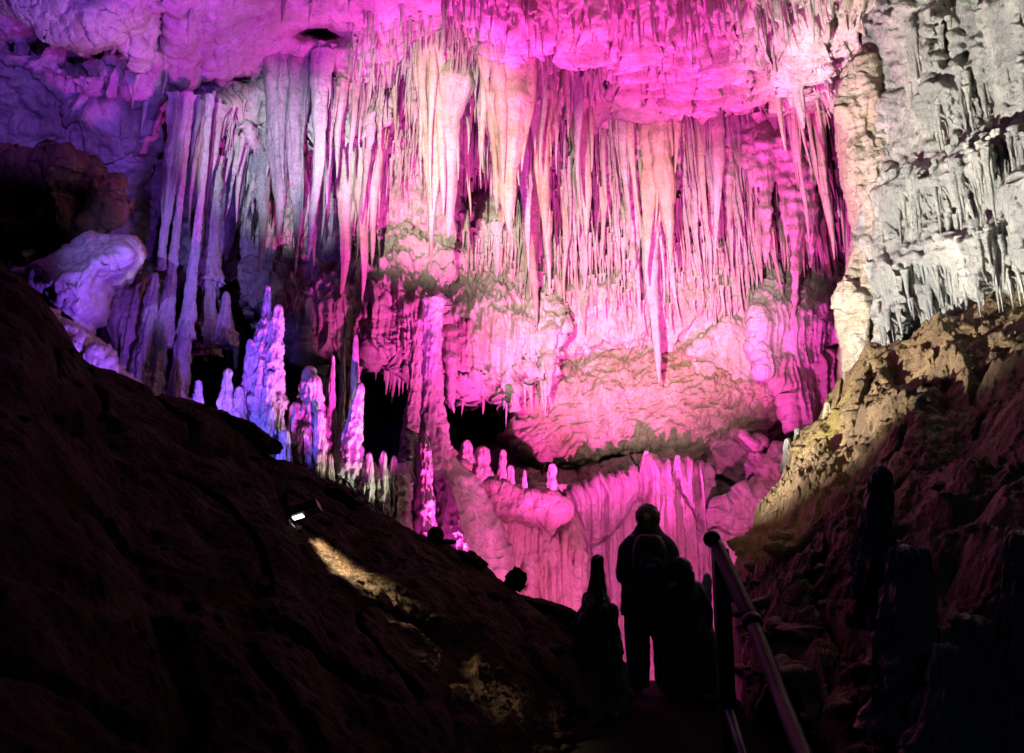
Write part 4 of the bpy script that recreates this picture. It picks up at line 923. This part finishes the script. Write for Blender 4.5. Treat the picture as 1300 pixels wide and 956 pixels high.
# ------------------------------------------------------------------ camera, world, lamps
cam = bpy.data.cameras.new('camera'); co = bpy.data.objects.new('camera', cam); COL.objects.link(co)
cam.sensor_width = 36; cam.lens = 36*F/PW; cam.clip_start = .05; cam.clip_end = 500
co.location = CAM; co.rotation_euler = (math.radians(90)+PITCH, 0, 0); scene.camera = co
w = bpy.data.worlds.new('World'); scene.world = w; w.use_nodes = True
w.node_tree.nodes['Background'].inputs[0].default_value = (.5, .35, .45, 1); w.node_tree.nodes['Background'].inputs[1].default_value = .0015
def spot(name, src, dst, color, power, angle, blend=.3, radius=.06):
    """src: photo pixel + distance, or ('w', x, y, z) for a world position"""
    l = bpy.data.lights.new(name, 'SPOT'); l.color = color; l.energy = power; l.spot_size = math.radians(angle); l.spot_blend = blend
    l.shadow_soft_size = radius
    o = bpy.data.objects.new(name, l); COL.objects.link(o)
    a = Vector(src[1:]) if src[0] == 'w' else Vector(P(*src)); b = Vector(P(*dst))
    o.location = a; o.rotation_euler = (b-a).to_track_quat('-Z', 'Y').to_euler(); return o
MAG = (1, .065, .60); WARM = (1, .86, .66)
spot('flood_magenta', (898, 872, 10.4), (700, 240, 18), MAG, 8000, 66, .6)
spot('flood_magenta_back', (590, 830, 12.8), (770, 250, 18), MAG, 8600, 86, .7)
spot('flood_pink', (898, 872, 10.4), (740, 600, 18), (1, .12, .52), 1500, 90, .6)
spot('flood_mound', (560, 810, 11.8), (610, 640, 13.6), (1, .05, .62), 110, 70, .7)
spot('flood_blue_glint', ('w', 1.4, .8, 1.9), (1190, 760, 4.8), (.35, .55, 1), 26, 62, .6)
spot('flood_purple', (540, 770, 10.0), (400, 60, 14.0), (.9, .05, .75), 3200, 58, .8)
spot('fill_lavender', ('w', -2.6, .1, 3.0), (222, 330, 14.4), (.30, .20, 1), 6500, 12, 1)  # added fill that brightens the left columns, no lamp stands here
spot('flood_blue', (250, 640, 10.2), (365, 480, 12.1), (.15, .11, 1), 330, 62, .5)
spot('flood_front_left', ('w', -2.4, 0, 3.0), (560, 205, 17), (1, .86, .68), 19000, 19, 1)
spot('flood_front_pale', ('w', -2.6, .1, 3.0), (370, 205, 17), (.72, .80, 1), 14000, 13, .9)
spot('flood_front_mid', ('w', -2.0, 0, 2.9), (800, 375, 18.5), (1, .70, .66), 22000, 25, .9)
spot('flood_violet', (110, 560, 9.0), (225, 330, 14.3), (.20, .15, 1), 2600, 96, .4)
spot('flood_violet_roof', (330, 600, 8.8), (100, 130, 12), (.26, .07, 1), 1300, 84, .4)
spot('fill_violet_front', ('w', .5, 0, 2.8), (70, 10, 13), (.26, .08, 1), 5500, 22, .4)  # added fill from beside the camera, lifts the upper left wall
spot('flood_cool_right', (650, 800, 11.2), (345, 440, 12), (.98, 1, .82), 560, 22, .3, .03)
spot('flood_grey_wall', (500, 720, 9.3), (1245, 215, 11), (1, .96, .85), 11000, 58, .6)
spot('flood_bank', ('w', -.6, 4.0, 2.6), (1020, 630, 11), (1, .66, .28), 440, 25, 1)
spot('flood_clay', ('w', *(base+hd+fwd*.06+dirv*.05+np.array([0, -.03, .07]))), (430, 708, tgt[1]), (1, .84, .5), 850, 44, 1, .06)

scene.render.engine = 'CYCLES'
scene.cycles.use_denoising = True
scene.cycles.max_bounces = 4; scene.cycles.diffuse_bounces = 1; scene.cycles.glossy_bounces = 2
scene.cycles.use_light_tree = True
scene.cycles.caustics_reflective = False; scene.cycles.caustics_refractive = False
scene.view_settings.view_transform = 'Standard'; scene.view_settings.look = 'None'; scene.view_settings.exposure = 0; scene.view_settings.gamma = 1
